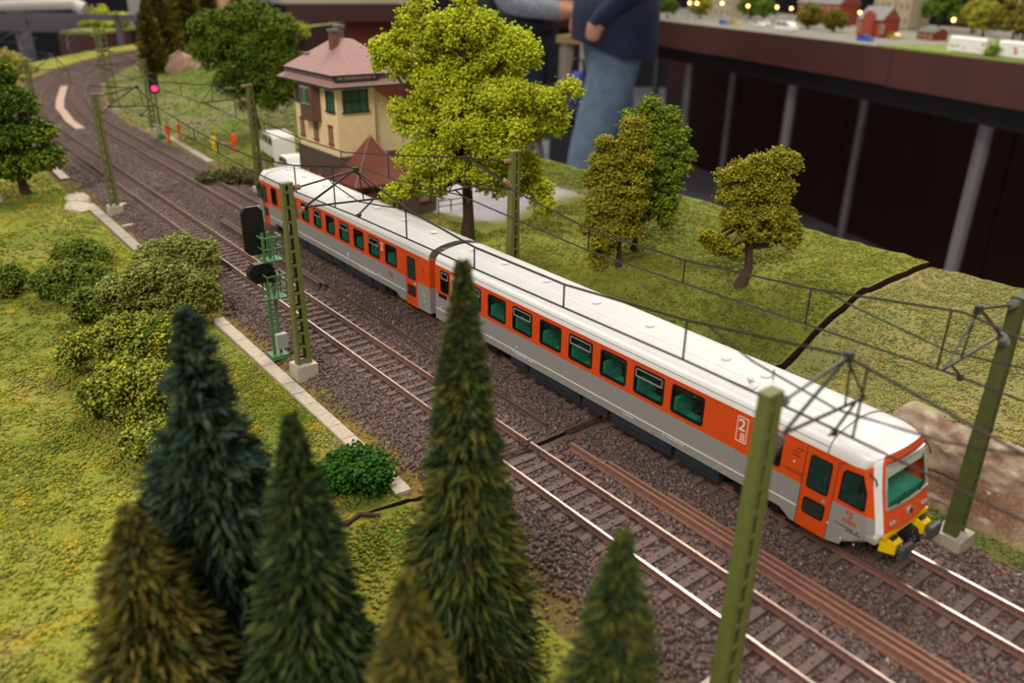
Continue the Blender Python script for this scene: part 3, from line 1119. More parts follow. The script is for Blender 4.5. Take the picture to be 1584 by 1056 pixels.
    m.bar((f0 + sg * .02, -1.2, 1.28), (f0 + sg * .02, 1.2, 1.28), .18, .3)
    bm_ = m.build('buffer_beam', yellow_p, T)
    for yy in (-.88, .88):
        b = MB()
        b.add([(f0 + sg * .05, yy - .28, .84), (f0 + sg * .52, yy - .2, .92), (f0 + sg * .52, yy + .2, .92), (f0 + sg * .05, yy + .28, .84),
               (f0 + sg * .05, yy - .28, 1.42), (f0 + sg * .52, yy - .2, 1.28), (f0 + sg * .52, yy + .2, 1.28), (f0 + sg * .05, yy + .28, 1.42)],
              [(0, 1, 2, 3), (4, 5, 6, 7), (0, 1, 5, 4), (1, 2, 6, 5), (2, 3, 7, 6), (3, 0, 4, 7)])
        bu = b.build('buffer', yellow_p, T, fix=True)
        b = MB()
        b.tube([(f0 + sg * .5, yy, 1.1), (f0 + sg * .7, yy, 1.1)], .12, 8)
        pr = rrect(.72, .5, .1)
        b.prism([(yy + p, 1.1 + z) for p, z in pr], f0 + sg * .68, f0 + sg * .80, axis='x')
        b.build('buffer_plate', buff_m, bu, fix=True)
        MB().box((f0 + sg * .3, yy - .02, 1.36), (.16, .3, .12)).build('buffer_step', rubber, bu)
    m = MB()
    m.tube([(f0 + sg * .1, .05, 1.15), (f0 + sg * .45, .05, 1.15), (f0 + sg * .55, .05, 1.0), (f0 + sg * .45, .05, .85)], .07, 6)
    m.box((f0 + sg * .2, 0, 1.1), (.4, .3, .35))
    m.build('coupling_hook', bogie_m, T)
    for yy, sc in ((-.4, 1), (.42, 1), (.55, 1.15)):
        MB().tube([(f0 + sg * .1, yy, 1.15), (f0 + sg * .35, yy, 1.1), (f0 + sg * .52, yy, .85 / sc), (f0 + sg * .40, yy - .05, .55), (f0 + sg * .15, yy - .1, .62), (f0 + sg * .05, yy - .1, .9)], .045, 6).build('brake_hose', rubber, T)
    MB().box((f0 - sg * .05, -1.52, 1.38), (.34, .22, .16)).build('lamp_bracket', alum, T)
    em = MB().lathe((xf(1.98) + sg * .035, 0, 1.98), [(.15, 0), (.15, .05), (.12, .06)], 16, axis=(sg, 0, .2)).build('round_emblem', alum, T, fix=True)
    MB().lathe((xf(1.98) + sg * .09, 0, 1.99), [(.10, 0), (.10, .02)], 14, axis=(sg, 0, .2)).build('emblem_disc', under, em, fix=True)
    for yy in (-1.05, -.88, .88, 1.05):
        MB().lathe((xf(1.88) + sg * .0, yy, 1.88), [(.075, 0), (.075, .05), (.06, .055)], 12, axis=(sg, 0, .2)).build('headlamp', alum, T, fix=True)
    for yy in (-1.66, 1.66):
        m = MB()
        m.tube([(X(.5), yy * .985, 3.58), (X(.28), yy * .96, 3.42), (X(.22), yy * .955, 3.25)], .025, 5)
        m.build('gutter_pipe', rubber, T)
    return T, X, O


f_wins = [(3.48, 4.3), (6.79, 8.30), (8.71, 10.23), (10.69, 12.13), (12.64, 14.06), (14.59, 15.98), (16.56, 17.93), (18.48, 19.83), (20.44, 21.75), (23.17, 23.92)]
cabp = ([(1.30, 2.24), (1.30, 3.20), (1.22, 3.34), (.66, 3.40), (.44, 2.85), (.40, 2.30), (.46, 2.22)], None)
TF, XF, OF = railcar('orange and grey railcar in front, its yellow buffers and cab nearest the camera', 0.0, 1, 24.45, f_wins, {0, 2, 4, 6, 8, 9}, [(1.47, 2.62)], cabp, None)
r_wins = [(2.95, 3.85), (6.05, 7.05), (7.88, 8.93), (9.65, 10.72), (11.43, 12.56), (13.22, 14.42), (15.08, 16.24), (16.87, 18.09), (18.77, 19.98)]
TR, XR, OR_ = railcar('orange and grey railcar behind, the far half of the train beside the signal box', -48.3, -1, 23.33, r_wins, {1, 3, 5, 7}, [(1.25, 2.25), (20.92, 22.1)], cabp, None)

# roof fittings and prints on the front car
for T, X, ds in ((TF, XF, (2.4, 5.55, 7.3, 11.1, 14.2, 17.5, 20.6, 23.2)), (TR, XR, (2.5, 5.2, 8.4, 11.7, 15.2, 18.4, 21.4))):
    for d in ds:
        MB().lathe((X(d), -.05, 4.33), [(.10, 0), (.10, .05), (.2, .06), (.2, .09), (.15, .115)], 14).build('roof_vent', silver, T, fix=True)
m = MB()
m.box((-5.75, -1.15, 4.24), (.9, .06, .04), rz=.05).box((-5.3, -.95, 4.26), (.06, .5, .04))
m.tube([(-5.6, -.85, 4.2), (-5.6, -.85, 4.45)], .03, 5).lathe((-5.6, -.85, 4.42), [(.12, 0), (.12, .04)], 10)
m.build('roof_horn', alum, TF, fix=True)
MB().tube([(-5.25, -.05, 4.3), (-5.25, -.05, 4.72)], [.06, .045], 6).build('roof_antenna', alum, TF)
# gangway between the cars
tag(MB().box((-24.7, 0, 2.45), (.7, 2.3, 3.3)).box((-24.7, 0, 4.0), (.5, 2.0, .3)).build('gangway_bellows', mat('bellows_grey', '#4A4844', .8), TF), 'dark grey bellows')
R90 = (math.radians(90), 0, 0)


def marks(T, X, items):
    """tiny rows of print on the near side: (d, z, width, height, material)"""
    for d, z, w, h, m_ in items:
        n = max(1, int(w / .09))
        mb = MB()
        for i in range(n):
            if random.random() < .85:
                mb.box((X(d) + (i - n / 2 + .5) * w / n, -HW - .012, z), (w / n * .62, .012, h))
        mb.build('side_lettering', m_, T)


def class_panel(T, X, d, org, frame=True):
    text_obj('2', 'class_number', .62, white_p, T, (X(d) - .17, -HW - .02, 2.90), R90, org)
    if frame:
        m = MB()
        x, z0, z1, w = X(d), 2.46, 3.40, .21
        for a, b in (((x - w, z0), (x + w, z0)), ((x + w, z0), (x + w, z1)), ((x + w, z1), (x - w, z1)), ((x - w, z1), (x - w, z0))):
            m.bar((a[0], -HW - .012, a[1]), (b[0], -HW - .012, b[1]), .022)
        m.build('class_frame', white_p, T)
        marks(T, X, [(d, 2.76, .3, .07, white_p), (d, 2.66, .3, .07, white_p), (d, 2.56, .3, .07, white_p)])


class_panel(TF, XF, 5.1, OF)
class_panel(TF, XF, 22.75, OF)
class_panel(TR, XR, 18.42, OR_, False)
marks(TR, XR, [(18.42, 2.75, .3, .07, redpr), (18.42, 2.62, .3, .07, redpr)])
text_obj('T', 'side_letter', .42, redpr, TR, (XR(19.0), -HW - .02, 1.55), R90, OR_)
text_obj('B', 'side_letter', .42, redpr, TR, (XR(19.28), -HW - .02, 1.55), R90, OR_)
marks(TF, XF, [(.85, 1.95, .26, .10, redpr), (.85, 1.80, .26, .10, redpr), (.80, 1.63, .5, .12, redpr), (.75, 1.40, 1.0, .035, rubber), (.65, 1.32, .6, .035, rubber),
               (2.85, 3.26, .3, .04, rubber), (2.95, 3.12, .3, .03, rubber), (2.95, 3.0, .3, .03, rubber), (2.95, 2.4, .65, .12, mat('dark_print', '#A8401E', .5)), (2.98, 2.75, .07, .07, white_p),
               (17.2, 1.12, 1.6, .05, white_p), (8.0, 1.12, 1.2, .04, white_p), (17.6, 1.45, .1, .1, white_p), (10.4, 1.1, .6, .04, white_p), (24.0, 1.35, .1, .1, white_p), (.5, .95, .06, .06, white_p), (.95, .92, .06, .06, white_p),
               (5.6, .95, .12, .05, yellow_p), (9.0, .95, .12, .05, redpr)])
MB().box((-24.0 + .25, -HW - .01, 2.02), (.75, .02, .2)).build('destination_box', rubber, TF)
marks(TR, XR, [(14.2, 1.55, .3, .14, white_p), (14.2, 1.36, .2, .05, white_p), (16.5, 1.12, 2.0, .045, white_p), (18.0, 1.38, .1, .1, white_p), (21.9, 1.92, .12, .1, white_p), (22.7, 1.55, .3, .05, white_p), (22.8, 1.2, .12, .05, white_p),
               (14.75, 3.25, .18, .12, redpr)])
for T, X, d in ((TF, XF, 16.3), (TR, XR, 14.82)):
    MB().prism([(X(d) + p, 3.0 + z) for p, z in rrect(.22, .62, .08)], -HW - .03, -HW).build('side_recess_flap', orange, T, fix=True)
MB().tube([(-25.6, -1.62, 3.0), (-25.55, -1.55, 2.2)], .05, 5).build('jumper_cable', rubber, TR)

# ------------------------------------------------------------------ lattice masts with cantilevers
def make_mast(label, loc, rot, reach=3.07, h=9.15, dark=False, foundation=True, wide=1., cantilever=True, grey=False, group='lattice catenary masts'):
    T = thing('catenary_mast', label, 'mast', loc, group, rot)
    O = (0, 0, 0)
    mm = mastd if dark else mastg
    zb = .55
    b = lambda mb, nm, m, p=T, fix=False: mb.build(nm, m, p, org=O, fix=fix)
    if foundation:
        b(MB().box((0, 0, .2), (1.0, 1.05, .75), taper=.97), 'foundation', conc_w if not dark else conc)
    w0, w1 = .30 * wide, .19 * wide
    W = lambda z: w0 + (w1 - w0) * (z - zb) / (h - zb)
    D = lambda z: (.40 + (.30 - .40) * (z - zb) / (h - zb)) * (1 + (wide - 1) * .3)
    for s in (-1, 1):
        m = MB()
        vs = []
        for z in (zb - .1, h):
            w, d = W(z), D(z)
            vs += [(-d / 2, s * w - .045, z), (d / 2, s * w - .045, z), (d / 2, s * w + .045, z), (-d / 2, s * w + .045, z)]
        m.add(vs, [(3, 2, 1, 0), (4, 5, 6, 7), (0, 1, 5, 4), (1, 2, 6, 5), (2, 3, 7, 6), (3, 0, 4, 7)])
        for e in (-1, 1):                    # channel flanges
            vs = []
            for z in (zb - .1, h):
                w, d = W(z), D(z)
                vs += [(e * d / 2 - .03, s * w - s * .12 - .05, z), (e * d / 2 + .03, s * w - s * .12 - .05, z), (e * d / 2 + .03, s * w + .05, z), (e * d / 2 - .03, s * w + .05, z)]
            m.add(vs, [(3, 2, 1, 0), (4, 5, 6, 7), (0, 1, 5, 4), (1, 2, 6, 5), (2, 3, 7, 6), (3, 0, 4, 7)])
        b(m, 'channel', mm, fix=True)
    n = 13
    for i in range(n):
        z = zb + .25 + (h - zb - .6) * i / (n - 1)
        w, d = W(z), D(z)
        m = MB()
        for e in (-1, 1):
            m.box((e * (d / 2 - .01), 0, z), (.04, 2 * w, .13))
        tag(b(m, 'batten', mm), kind='stuff')
    b(MB().box((0, 0, h), (D(h) + .03, 2 * W(h) + .14, .1)), 'cap', mm)
    if cantilever:
        im = insul_g if grey else insul
        zt, zlw = 9.17, 7.75
        m = MB()
        prof = [(.05, 0)]
        for k in range(5):
            prof += [(.07, .03 + k * .085), (.13, .06 + k * .085), (.13, .085 + k * .085), (.07, .105 + k * .085)]
        prof.append((.05, .50))
        m.lathe((0, W(h), zt - .25), prof, 10, axis=(0, 1, .03))
        top = b(m, 'insulator', im, fix=True)
        m = MB()
        d0 = Vector((0, .75, .55)).normalized()
        p0 = Vector((0, W(8), zlw - .15))
        m.lathe(p0, [(r * 1.25, q * 1.35) for r, q in prof], 10, axis=d0)
        b(m, 'insulator', im, fix=True)
        p1 = p0 + d0 * .67
        cap = Vector((0, reach, 9.32))
        R = .05
        b(MB().tube([(0, W(h) + .5, zt - .23), cap - Vector((0, .25, .03))], R * .8, 6), 'top_tube', arm_m)
        b(MB().tube([p1, cap + Vector((0, .05, .1))], R, 6), 'bracket_tube', arm_m)
        reg = Vector((0, reach + 1.25, 7.85))
        b(MB().tube([p1 + Vector((0, .05, 0)), reg], R * .9, 6), 'registration_tube', arm_m)
        b(MB().tube([cap - Vector((0, .05, .05)), reg - Vector((0, .1, -.03))], R * .6, 5), 'stay_wire', arm_m)
        b(MB().tube([cap + Vector((0, .12, -.1)), Vector((0, reach + .28, 7.9))], R * .6, 5), 'stay_wire', arm_m)
        b(MB().tube([Vector((0, reach + .75, 7.82)), Vector((0, reach + .05, 7.3)), Vector((0, reach - .2, 7.22))], R * .8, 6), 'steady_arm', arm_m)
        b(MB().box(cap, (.14, .22, .26)).ball((0, reach + .02, 7.22), .1, 6, 5), 'wire_clamp', arm_m)
    return T


m1 = make_mast('near lattice mast on the right rising in front of the railcar with grey insulators', (.25, -8.8, -.45), 0, h=9.3, foundation=True, grey=True)
m2 = make_mast('dark green mast on a concrete block beside the rock face and the train nose', (.65, 2.87, -.45), math.pi, 2.87, 9.05, dark=True, grey=True)
m3 = make_mast('olive lattice mast on a pale concrete block next to the green ladder signal', (-24.45, -9.15, -.45), 0, 3.42)
m4 = make_mast('olive lattice mast behind the train in front of the yellow green tree', (-23.75, 2.87, -.45), math.pi, 2.87, 9.35)
m5 = make_mast('olive lattice mast on a concrete block between the distant curve and the left meadow', (-59.6, -8.85, -.45), 0, 3.12, 9.0)
m6 = make_mast('brownish lattice mast carrying a white plaque in front of the dark green tree', (-59.2, 2.87, -.45), math.pi, 2.87, 9.0)
m7 = make_mast('tall wide lattice mast on the inside of the distant curve, bigger than its neighbours', (-112.2, 4.3, -.45), math.pi - .1, 3.5, 10.6, wide=1.9, cantilever=False)
m8 = make_mast('distant lattice mast outside the curve behind the left tree', (-90.2, -8.35, -.45), 0, 2.7, 9.0)
m9 = make_mast('distant lattice mast standing next to the red signal', (-93.2, 3.85, -.45), math.pi, 3.8, 8.2)
x10, y10 = (float(q) for q in line_xy(142, 6.6))
m10 = make_mast('far lattice mast between the curve and the slender conifers', (x10, y10, -.35), math.pi - .27, 3.6, 9.0)
x11, y11 = (float(q) for q in line_xy(128, -6.6))
m11 = make_mast('far lattice mast outside the curve near the yellow bushes', (x11, y11, -.35), -.2, 3.6, 9.0)
MB().box((.25, -.28, 2.2), (.05, .9, 1.1)).box((.28, -.28, 2.15), (.02, .3, .4), 1).build('number_plaque', [white_p, slate], m6, org=(0, 0, 0))
m6.children[-1].rotation_euler = (0, 0, math.pi)
m6.children[-1].location = Vector((0, -.56, 0)) * S


# ------------------------------------------------------------------ overhead wires
def contact_line(label, yv, msg, con, drops):
    T = thing('overhead_line', label, 'overhead wire', (-20, yv, 6.8), 'overhead contact lines')
    def path(pts):
        xs, zs = [p[0] for p in pts], [p[1] for p in pts]
        out = []
        for x in sorted(set(np.round(np.concatenate([np.arange(xs[0], xs[-1], 2.5), xs]), 2))):
            x = float(x)
            if x < -97:
                a, b = line_xy(-x, yv + 2.87)
                out.append((float(a), float(b), float(np.interp(x, xs, zs))))
            else:
                out.append((x, yv, float(np.interp(x, xs, zs))))
        return out
    MB().tube(path(msg), .042, 5).build('messenger_wire', wire_m, T)
    MB().tube(path(con), .036, 5).build('contact_wire', wire_m, T)
    for sx in (-24.4, .2):
        zt = lambda x: float(np.interp(x, [q[0] for q in msg], [q[1] for q in msg]))
        MB().tube([(sx - 4.2, yv, zt(sx - 4.2)), (sx - 2.6, yv, 7.75), (sx, yv, 7.42), (sx + 2.6, yv, 7.75), (sx + 4.2, yv, zt(sx + 4.2))], .03, 5).build('stitch_wire', wire_m, T)
    zi = lambda x, p: float(np.interp(x, [q[0] for q in p], [q[1] for q in p]))
    for x in drops:
        if x < -97:
            a, b = line_xy(-x, yv + 2.87)
        else:
            a, b = x, yv
        MB().tube([(float(a), float(b), zi(x, msg)), (float(a), float(b), zi(x, con))], .034, 5).build('dropper', wire_m, T)
    return T


contact_line('overhead wire pair above the near track, held by the mast beside the green signal', -5.73,
             [(-150, 7.9), (-118, 7.5), (-92, 8.9), (-76, 7.3), (-59.6, 8.8), (-54, 7.87), (-47.2, 7.46), (-43, 7.28), (-37, 7.3), (-31.4, 7.85), (-25, 8.93), (-20, 8.0), (-15.2, 7.61), (-10, 7.65), (-4.8, 8.13), (.1, 8.87), (5, 8.1), (10, 7.6), (15, 7.5), (22, 8.6)],
             [(-150, 6.7), (-59.6, 6.8), (-47.5, 6.72), (-38, 6.46), (-31.5, 6.45), (-25, 6.65), (-15.1, 6.75), (-4.6, 6.9), (.1, 6.88), (10, 6.6), (22, 6.7)],
             [-84, -76, -68, -55, -47.3, -42.9, -31.4, -26.9, -20.2, -15.2, -10, -4.7, .75, 5.5, 10])
contact_line('overhead wire pair above the train, held by the mast beside the rock face', 0.0,
             [(-150, 7.9), (-118, 7.3), (-92, 8.9), (-76, 7.3), (-59.3, 8.7), (-49.3, 7.1), (-42.9, 6.9), (-37, 7.0), (-31.6, 7.72), (-23.9, 8.92), (-20, 8.0), (-14.9, 7.4), (-9.7, 7.47), (-4.4, 7.95), (.3, 8.68), (6, 7.8), (12, 7.4), (22, 8.5)],
             [(-150, 6.7), (-58.8, 6.9), (-50.6, 6.45), (-31.7, 6.41), (-24.5, 6.9), (-15, 6.48), (-9.7, 6.57), (-4.4, 6.71), (.3, 6.8), (12, 6.6), (22, 6.7)],
             [-76, -68, -55, -49.5, -43.5, -37.5, -31.65, -14.95, -9.7, -4.42, -.02, 6, 11])

# ------------------------------------------------------------------ near signal (seen from behind)
SG = thing('main_signal', 'green ladder signal with black heads and two railed baskets beside the olive mast', 'signal', (-27.1, -9.33, -.5), 'light signals')
X0, Y0 = -27.1, -9.33
MB().box((X0, Y0, -.42), (.85, .95, .2), taper=.9).build('base', siggreen, SG)
for s in (-.16, .16):
    MB().bar((X0, Y0 + s, -.3), (X0, Y0 + s * .9, 5.9), .09, .14).build('post', siggreen, SG)
for i in range(13):
    MB().bar((X0, Y0 - .16, .5 + i * .33), (X0, Y0 + .16, .62 + i * .33), .05).build('rung', siggreen, SG)
MB().box((X0 + .35, Y0 + .12, .45), (.30, .55, .75)).build('relay_box', boxgrey, SG)
for zz, dx in ((2.75, .25), (4.62, .2)):
    bk = MB().box((X0 + dx, Y0 + .1, zz), (.75, .95, .06)).build('basket', siggreen, SG)
    m = MB()
    for px, py in ((-.37, -.45), (.37, -.45), (.37, .45), (-.37, .45), (.37, 0)):
        m.bar((X0 + dx + px, Y0 + .1 + py, zz), (X0 + dx + px, Y0 + .1 + py, zz + 1.15), .06)
    m.build('railing_post', siggreen, bk)
    m = MB()
    q = [(-.37, -.45), (.37, -.45), (.37, .45), (-.37, .45)]
    for h_ in (1.15, .6):
        for a, b in zip(q[:-1], q[1:]):
            m.bar((X0 + dx + a[0], Y0 + .1 + a[1], zz + h_), (X0 + dx + b[0], Y0 + .1 + b[1], zz + h_), .07 if h_ > 1 else .045)
    m.build('railing', siggreen, bk)
oct_ = lambda w, h, c: [(-w / 2 + c, -h / 2), (w / 2 - c, -h / 2), (w / 2, -h / 2 + c), (w / 2, h / 2 - c), (w / 2 - c, h / 2), (-w / 2 + c, h / 2), (-w / 2, h / 2 - c), (-w / 2, -h / 2 + c)]
hd = MB().prism([(Y0 - .45 + a, 6.0 + b) for a, b in oct_(1.02, 2.3, .24)], X0 - .30, X0 - .12, axis='x').build('signal_head', sigblack, SG, fix=True)
m = MB()
for a, b in ((-.68, 5.4), (-.25, 5.4), (-.45, 6.5), (-.25, 6.0)):
    m.lathe((X0 - .3, Y0 + a, b), [(.13, 0), (.13, .22)], 8, axis=(-1, 0, 0))
m.build('lens_hood', sigblack, hd, fix=True)
MB().bar((X0 - .1, Y0 - .3, 5.6), (X0, Y0, 5.6), .1).bar((X0 - .1, Y0 - .3, 5.0), (X0, Y0, 5.0), .1).box((X0 - .1, Y0 - .15, 5.4), (.12, .3, .5)).build('bracket', sigblack, SG)
hd2 = MB().prism([(Y0 - .35 + a, 3.95 + b) for a, b in oct_(1.25, .95, .3)], X0 - .35, X0 + .05, axis='x').build('distant_signal_head', sigblack, SG, fix=True)
m = MB()
for a, b in ((-.7, 4.1), (-.2, 4.1), (-.5, 3.75), (0, 3.75)):
    m.lathe((X0 + .05, Y0 + a, b), [(.15, 0), (.15, .2)], 8, axis=(1, 0, 0))
m.build('lamp_housing', sigblack, hd2, fix=True)
MB().tube([(X0, Y0 - .2, 3.6), (X0 + .1, Y0 + .25, 3.4), (X0, Y0 + .3, 3.9)], .06, 6).build('cable', sigblack, SG)

S2 = thing('main_signal', 'distant signal showing a red light beside the far track', 'signal', (-89.7, 3.61, -.4), 'light signals')
MB().box((-89.7, 3.61, -.15), (.7, .7, .5)).build('base', siggreen, S2)
MB().bar((-89.7, 3.61, -.1), (-89.7, 3.61, 5.0), .2).build('post', siggreen, S2)
MB().prism([(3.61 + a, 5.6 + b) for a, b in oct_(1.0, 2.2, .22)], -89.72, -89.5, axis='x').build('signal_head', sigblack, S2, fix=True)
MB().lathe((-89.5, 3.61, 5.05), [(.30, 0), (.30, .12), (.2, .16)], 12, axis=(1, -.2, .1)).build('red_light', redlamp, S2, fix=True)
MB().box((-89.7, 3.4, .6), (.5, .4, 1.2)).build('relay_box', boxgrey, S2)

# ------------------------------------------------------------------ foliage builders
def blob_crown(blobs, n, sz, cols, seed, clump=26, spread=.42, kind='tet', shell=.35, down=-.35):
    """blobs: (cx,cy,cz,rx,ry,rz).  Clumps of foam crumbs sit on the blobs' outer shells."""
    g = np.random.default_rng(seed)
    B = np.array(blobs, float)
    area = (B[:, 3] * B[:, 4] * B[:, 5]) ** (2 / 3)
    nc = n // clump
    pick = g.choice(len(B), nc, p=area / area.sum())
    d = g.normal(size=(nc, 3))
    d /= np.linalg.norm(d, axis=1)[:, None]
    d[:, 2] = np.where((d[:, 2] < down) & (g.random(nc) < .75), -d[:, 2], d[:, 2])
    rr = 1 - shell * g.random(nc) ** 1.6
    c = B[pick, :3] + d * rr[:, None] * B[pick, 3:]
    inside = np.zeros(nc, bool)
    for b in B:
        q = (c - b[:3]) / b[3:]
        inside |= (q * q).sum(1) < .42
    c, d = c[~inside], d[~inside]
    nc = len(c)
    P = np.repeat(c, clump, 0) + g.normal(size=(nc * clump, 3)) * spread * np.array([1, 1, .75])
    base = np.array([lin(h) for h in cols])
    ci = np.repeat(g.integers(0, len(cols), nc), clump)
    alt = g.integers(0, len(cols), len(ci))
    ci = np.where(g.random(len(ci)) < .3, alt, ci)
    col = base[ci] * g.uniform(.75, 1.25, (len(ci), 1))
    return crumbs(P, g.uniform(.6, 1.3, len(P)) * sz * (1.2 if kind == 'tet' else 1), col, kind, .85)


def trunk_mb(base, top, r0, r1, limbs, seed, bend=.25):
    g = random.Random(seed)
    b, t = Vector(base), Vector(top)
    pts, rs = [], []
    for i in range(7):
        f = i / 6
        p = b.lerp(t, f) + Vector((g.uniform(-bend, bend), g.uniform(-bend, bend), 0)) * (f > 0)
        pts.append(p)
        rs.append((r0 + (r1 - r0) * f) * (1.5 if i == 0 else 1))
    m = MB().tube(pts, rs, 9)
    for q in limbs:
        q = Vector(q)
        s0 = pts[g.choice((2, 3, 4))]
        mid = s0.lerp(q, .5) + Vector((0, 0, -.2))
        m.tube([s0, mid, q], [r0 * .5, r0 * .32, r0 * .12], 6)
    return m


def ragged(bl, n, seed, rmin, rmax):
    g = random.Random(seed)
    out = [(*q[:3], q[3] * .82, *q[4:]) for q in bl]
    for i in range(n):
        b = g.choice(bl)
        a = g.uniform(0, 2 * math.pi)
        f = g.uniform(.7, 1.25)
        r = g.uniform(rmin, rmax)
        out.append((b[0] + b[3] * f * math.cos(a), b[1] + b[3] * .5 * g.uniform(-1, .4), b[2] + b[3] * f * math.sin(a) * .8, r, g.uniform(.7, 1.2)))
    return out


def tree(name, label, base, blobs, n, sz, cols, seed, r0, cat='tree', group=None, **kw):
    T = thing(name, label, cat, base, group)
    bz = Vector(base)
    top = max(blobs, key=lambda b: b[2])
    limbs = [(b[0], b[1], b[2] - b[5] * .2) for b in blobs]
    tm = kw.pop('trunk_m', bark)
    trunk_mb(bz + Vector((0, 0, -.2)), (top[0], top[1], top[2]), r0, r0 * .35, limbs, seed).build('trunk', tm, T)
    V, F, c = blob_crown(blobs, n, sz, cols, seed, **kw)
    tag(np_mesh('crown', V, F, leaf_m, T, None, c), kind='stuff')
    return T


# the big yellow green tree behind the train.  a = along the picture's right, b = depth, z
def rel(base, lst):
    """blobs given as (right, depth, z, r...) relative to a base, right/depth in the ground plane"""
    out = []
    fx = Vector((fwd.x, fwd.y, 0)).normalized()
    rx = Vector((rgt.x, rgt.y, 0))
    for q in lst:
        p = Vector((base[0], base[1], 0)) + rx * q[0] + fx * q[1]
        r = q[3:] if len(q) == 6 else (q[3], q[3], q[3] * (q[4] if len(q) > 4 else .8))
        out.append((p.x, p.y, q[2], *r))
    return out


t1 = (-35.4, 8.0, Zxy(-35.4, 8.0))
lime = ['#CED42E', '#C2CC2A', '#DEDE48', '#A8B424', '#BCC42A']
tree('broadleaf_tree', 'big round yellow green deciduous tree with dark trunk towering behind the train', t1, rel(t1, ragged([
    (-3.6, 0, 12.8, 2.0, .65), (-1.6, -.5, 13.8, 2.0, .6), (.4, 0, 14.1, 2.2, .55), (2.6, .3, 12.6, 2.4, .7), (.2, 1.5, 12.0, 2.6, .7), (-4.7, .4, 11.9, 1.3, .7),
    (-1.6, -.8, 10.5, 2.1, .7), (-2.9, -.6, 8.4, 1.8, .7), (4.6, 0, 9.3, 2.2, .65), (5.0, .4, 8.2, 1.6, .6), (2.6, -1.2, 10.2, 2.2, .5),
    (.4, -1.9, 8.1, 2.3, .55), (1.6, -2.0, 6.9, 1.8, .5), (-2.2, -1.6, 6.4, 1.9, .6), (-3.3, -.6, 5.9, 1.5, .7), (-2.8, -1.0, 4.3, 1.7, .7), (-.8, -1.6, 5.0, 1.7, .5), (3.4, .3, 5.5, 1.9, .5), (4.5, .8, 3.9, 1.5, .45), (.6, -1.6, 5.4, 1.9, .5), (2.2, -.5, 4.4, 1.5, .5), (1.2, 0, 9.3, 2.3, .6), (-.6, .4, 11.6, 2.2, .6), (2.8, -.6, 7.6, 1.8, .5), (2.2, 1.6, 8.2, 2.2, .6), (-1.8, 2.0, 9.0, 2.4, .7)], 22, 8, .5, .9)),
    80000, .085, lime, 11, .42, spread=.24, clump=34, shell=.22, down=-.5)

t3 = (-25.6, 12.9, Zxy(-25.6, 12.9))
olive = ['#A09A26', '#8C8C26', '#B0A834', '#7A7E26', '#9A8424', '#B8B23C']
tree('deciduous_tree', 'olive yellow tree with lumpy crown standing in front of the green one', t3, rel(t3, ragged([
    (.3, 0, 8.1, .85, .9), (-.5, 0, 7.3, 1.1, .8), (.7, 0, 7.0, 1.0, .8), (-.8, 0, 6.0, 1.1, .8), (.3, -.3, 5.6, 1.3, .7), (-1.3, -.2, 4.3, 1.1, .7), (.1, -.4, 4.2, 1.4, .7), (.8, .1, 4.3, .9, .8), (-1.5, -.2, 2.9, 1.2, .55), (-.2, -.2, 2.6, 1.2, .55), (.7, -.2, 2.7, .9, .55), (-1.0, 0, 1.6, .8, .5)], 20, 5, .3, .65)),
    28000, .075, olive, 12, .16, spread=.17, clump=26, shell=.3, down=-.6)
t3b = (-27.0, 15.6, Zxy(-27.0, 15.6))
tree('deciduous_tree', 'mid green tree half hidden behind the olive yellow one on the bank', t3b, rel(t3b, ragged([
    (.4, 0, 8.6, 1.2, .8), (1.6, 0, 7.4, 1.4, .9), (.2, 0, 7.0, 1.6, .9), (2.1, 0, 6.0, 1.2, .9), (.8, 0, 5.4, 1.8, .9), (1.4, 0, 3.8, 1.5, .8), (.2, 0, 3.6, 1.5, .8), (2.4, 0, 6.9, .8, .9)], 20, 5, .3, .65)),
    22000, .085, ['#80942A', '#94A02A', '#6A8226', '#A0A636', '#5A7420'], 13, .16, spread=.17, clump=26, shell=.3, down=-.6)
t4 = (-18.7, 16.2, Zxy(-18.7, 16.2))
tree('deciduous_tree', 'small ragged olive brown tree standing alone on the bank near the section joint', t4, rel(t4, ragged([
    (.3, 0, 7.5, .75, .9), (1.4, .2, 7.4, .45, 1.4), (-.6, 0, 7.3, .8, .8), (-1.6, 0, 6.8, .6, .8), (.2, 0, 6.2, 1.2, .8), (-1.1, 0, 5.6, 1.0, .7), (1.3, 0, 5.8, .8, .9), (2.0, 0, 4.6, .7, .9), (2.6, .2, 3.8, .5, 1.2), (.7, -.3, 4.7, 1.2, .6), (-.7, -.3, 4.4, 1.1, .6), (-1.7, -.2, 3.2, .8, .5), (.2, -.2, 3.5, .9, .5), (-.8, -.1, 2.4, .6, .6), (1.7, 0, 3.2, .6, .6), (-2.2, 0, 2.7, .5, .6)], 20, 5, .3, .65)),
    21000, .07, olive, 14, .3, spread=.15, clump=24, shell=.35, down=-.6)
td = (-86.0, 13.3, Zxy(-86.0, 13.3))
dkg = ['#6A7E24', '#526A1C', '#848F30', '#405416', '#74862A']
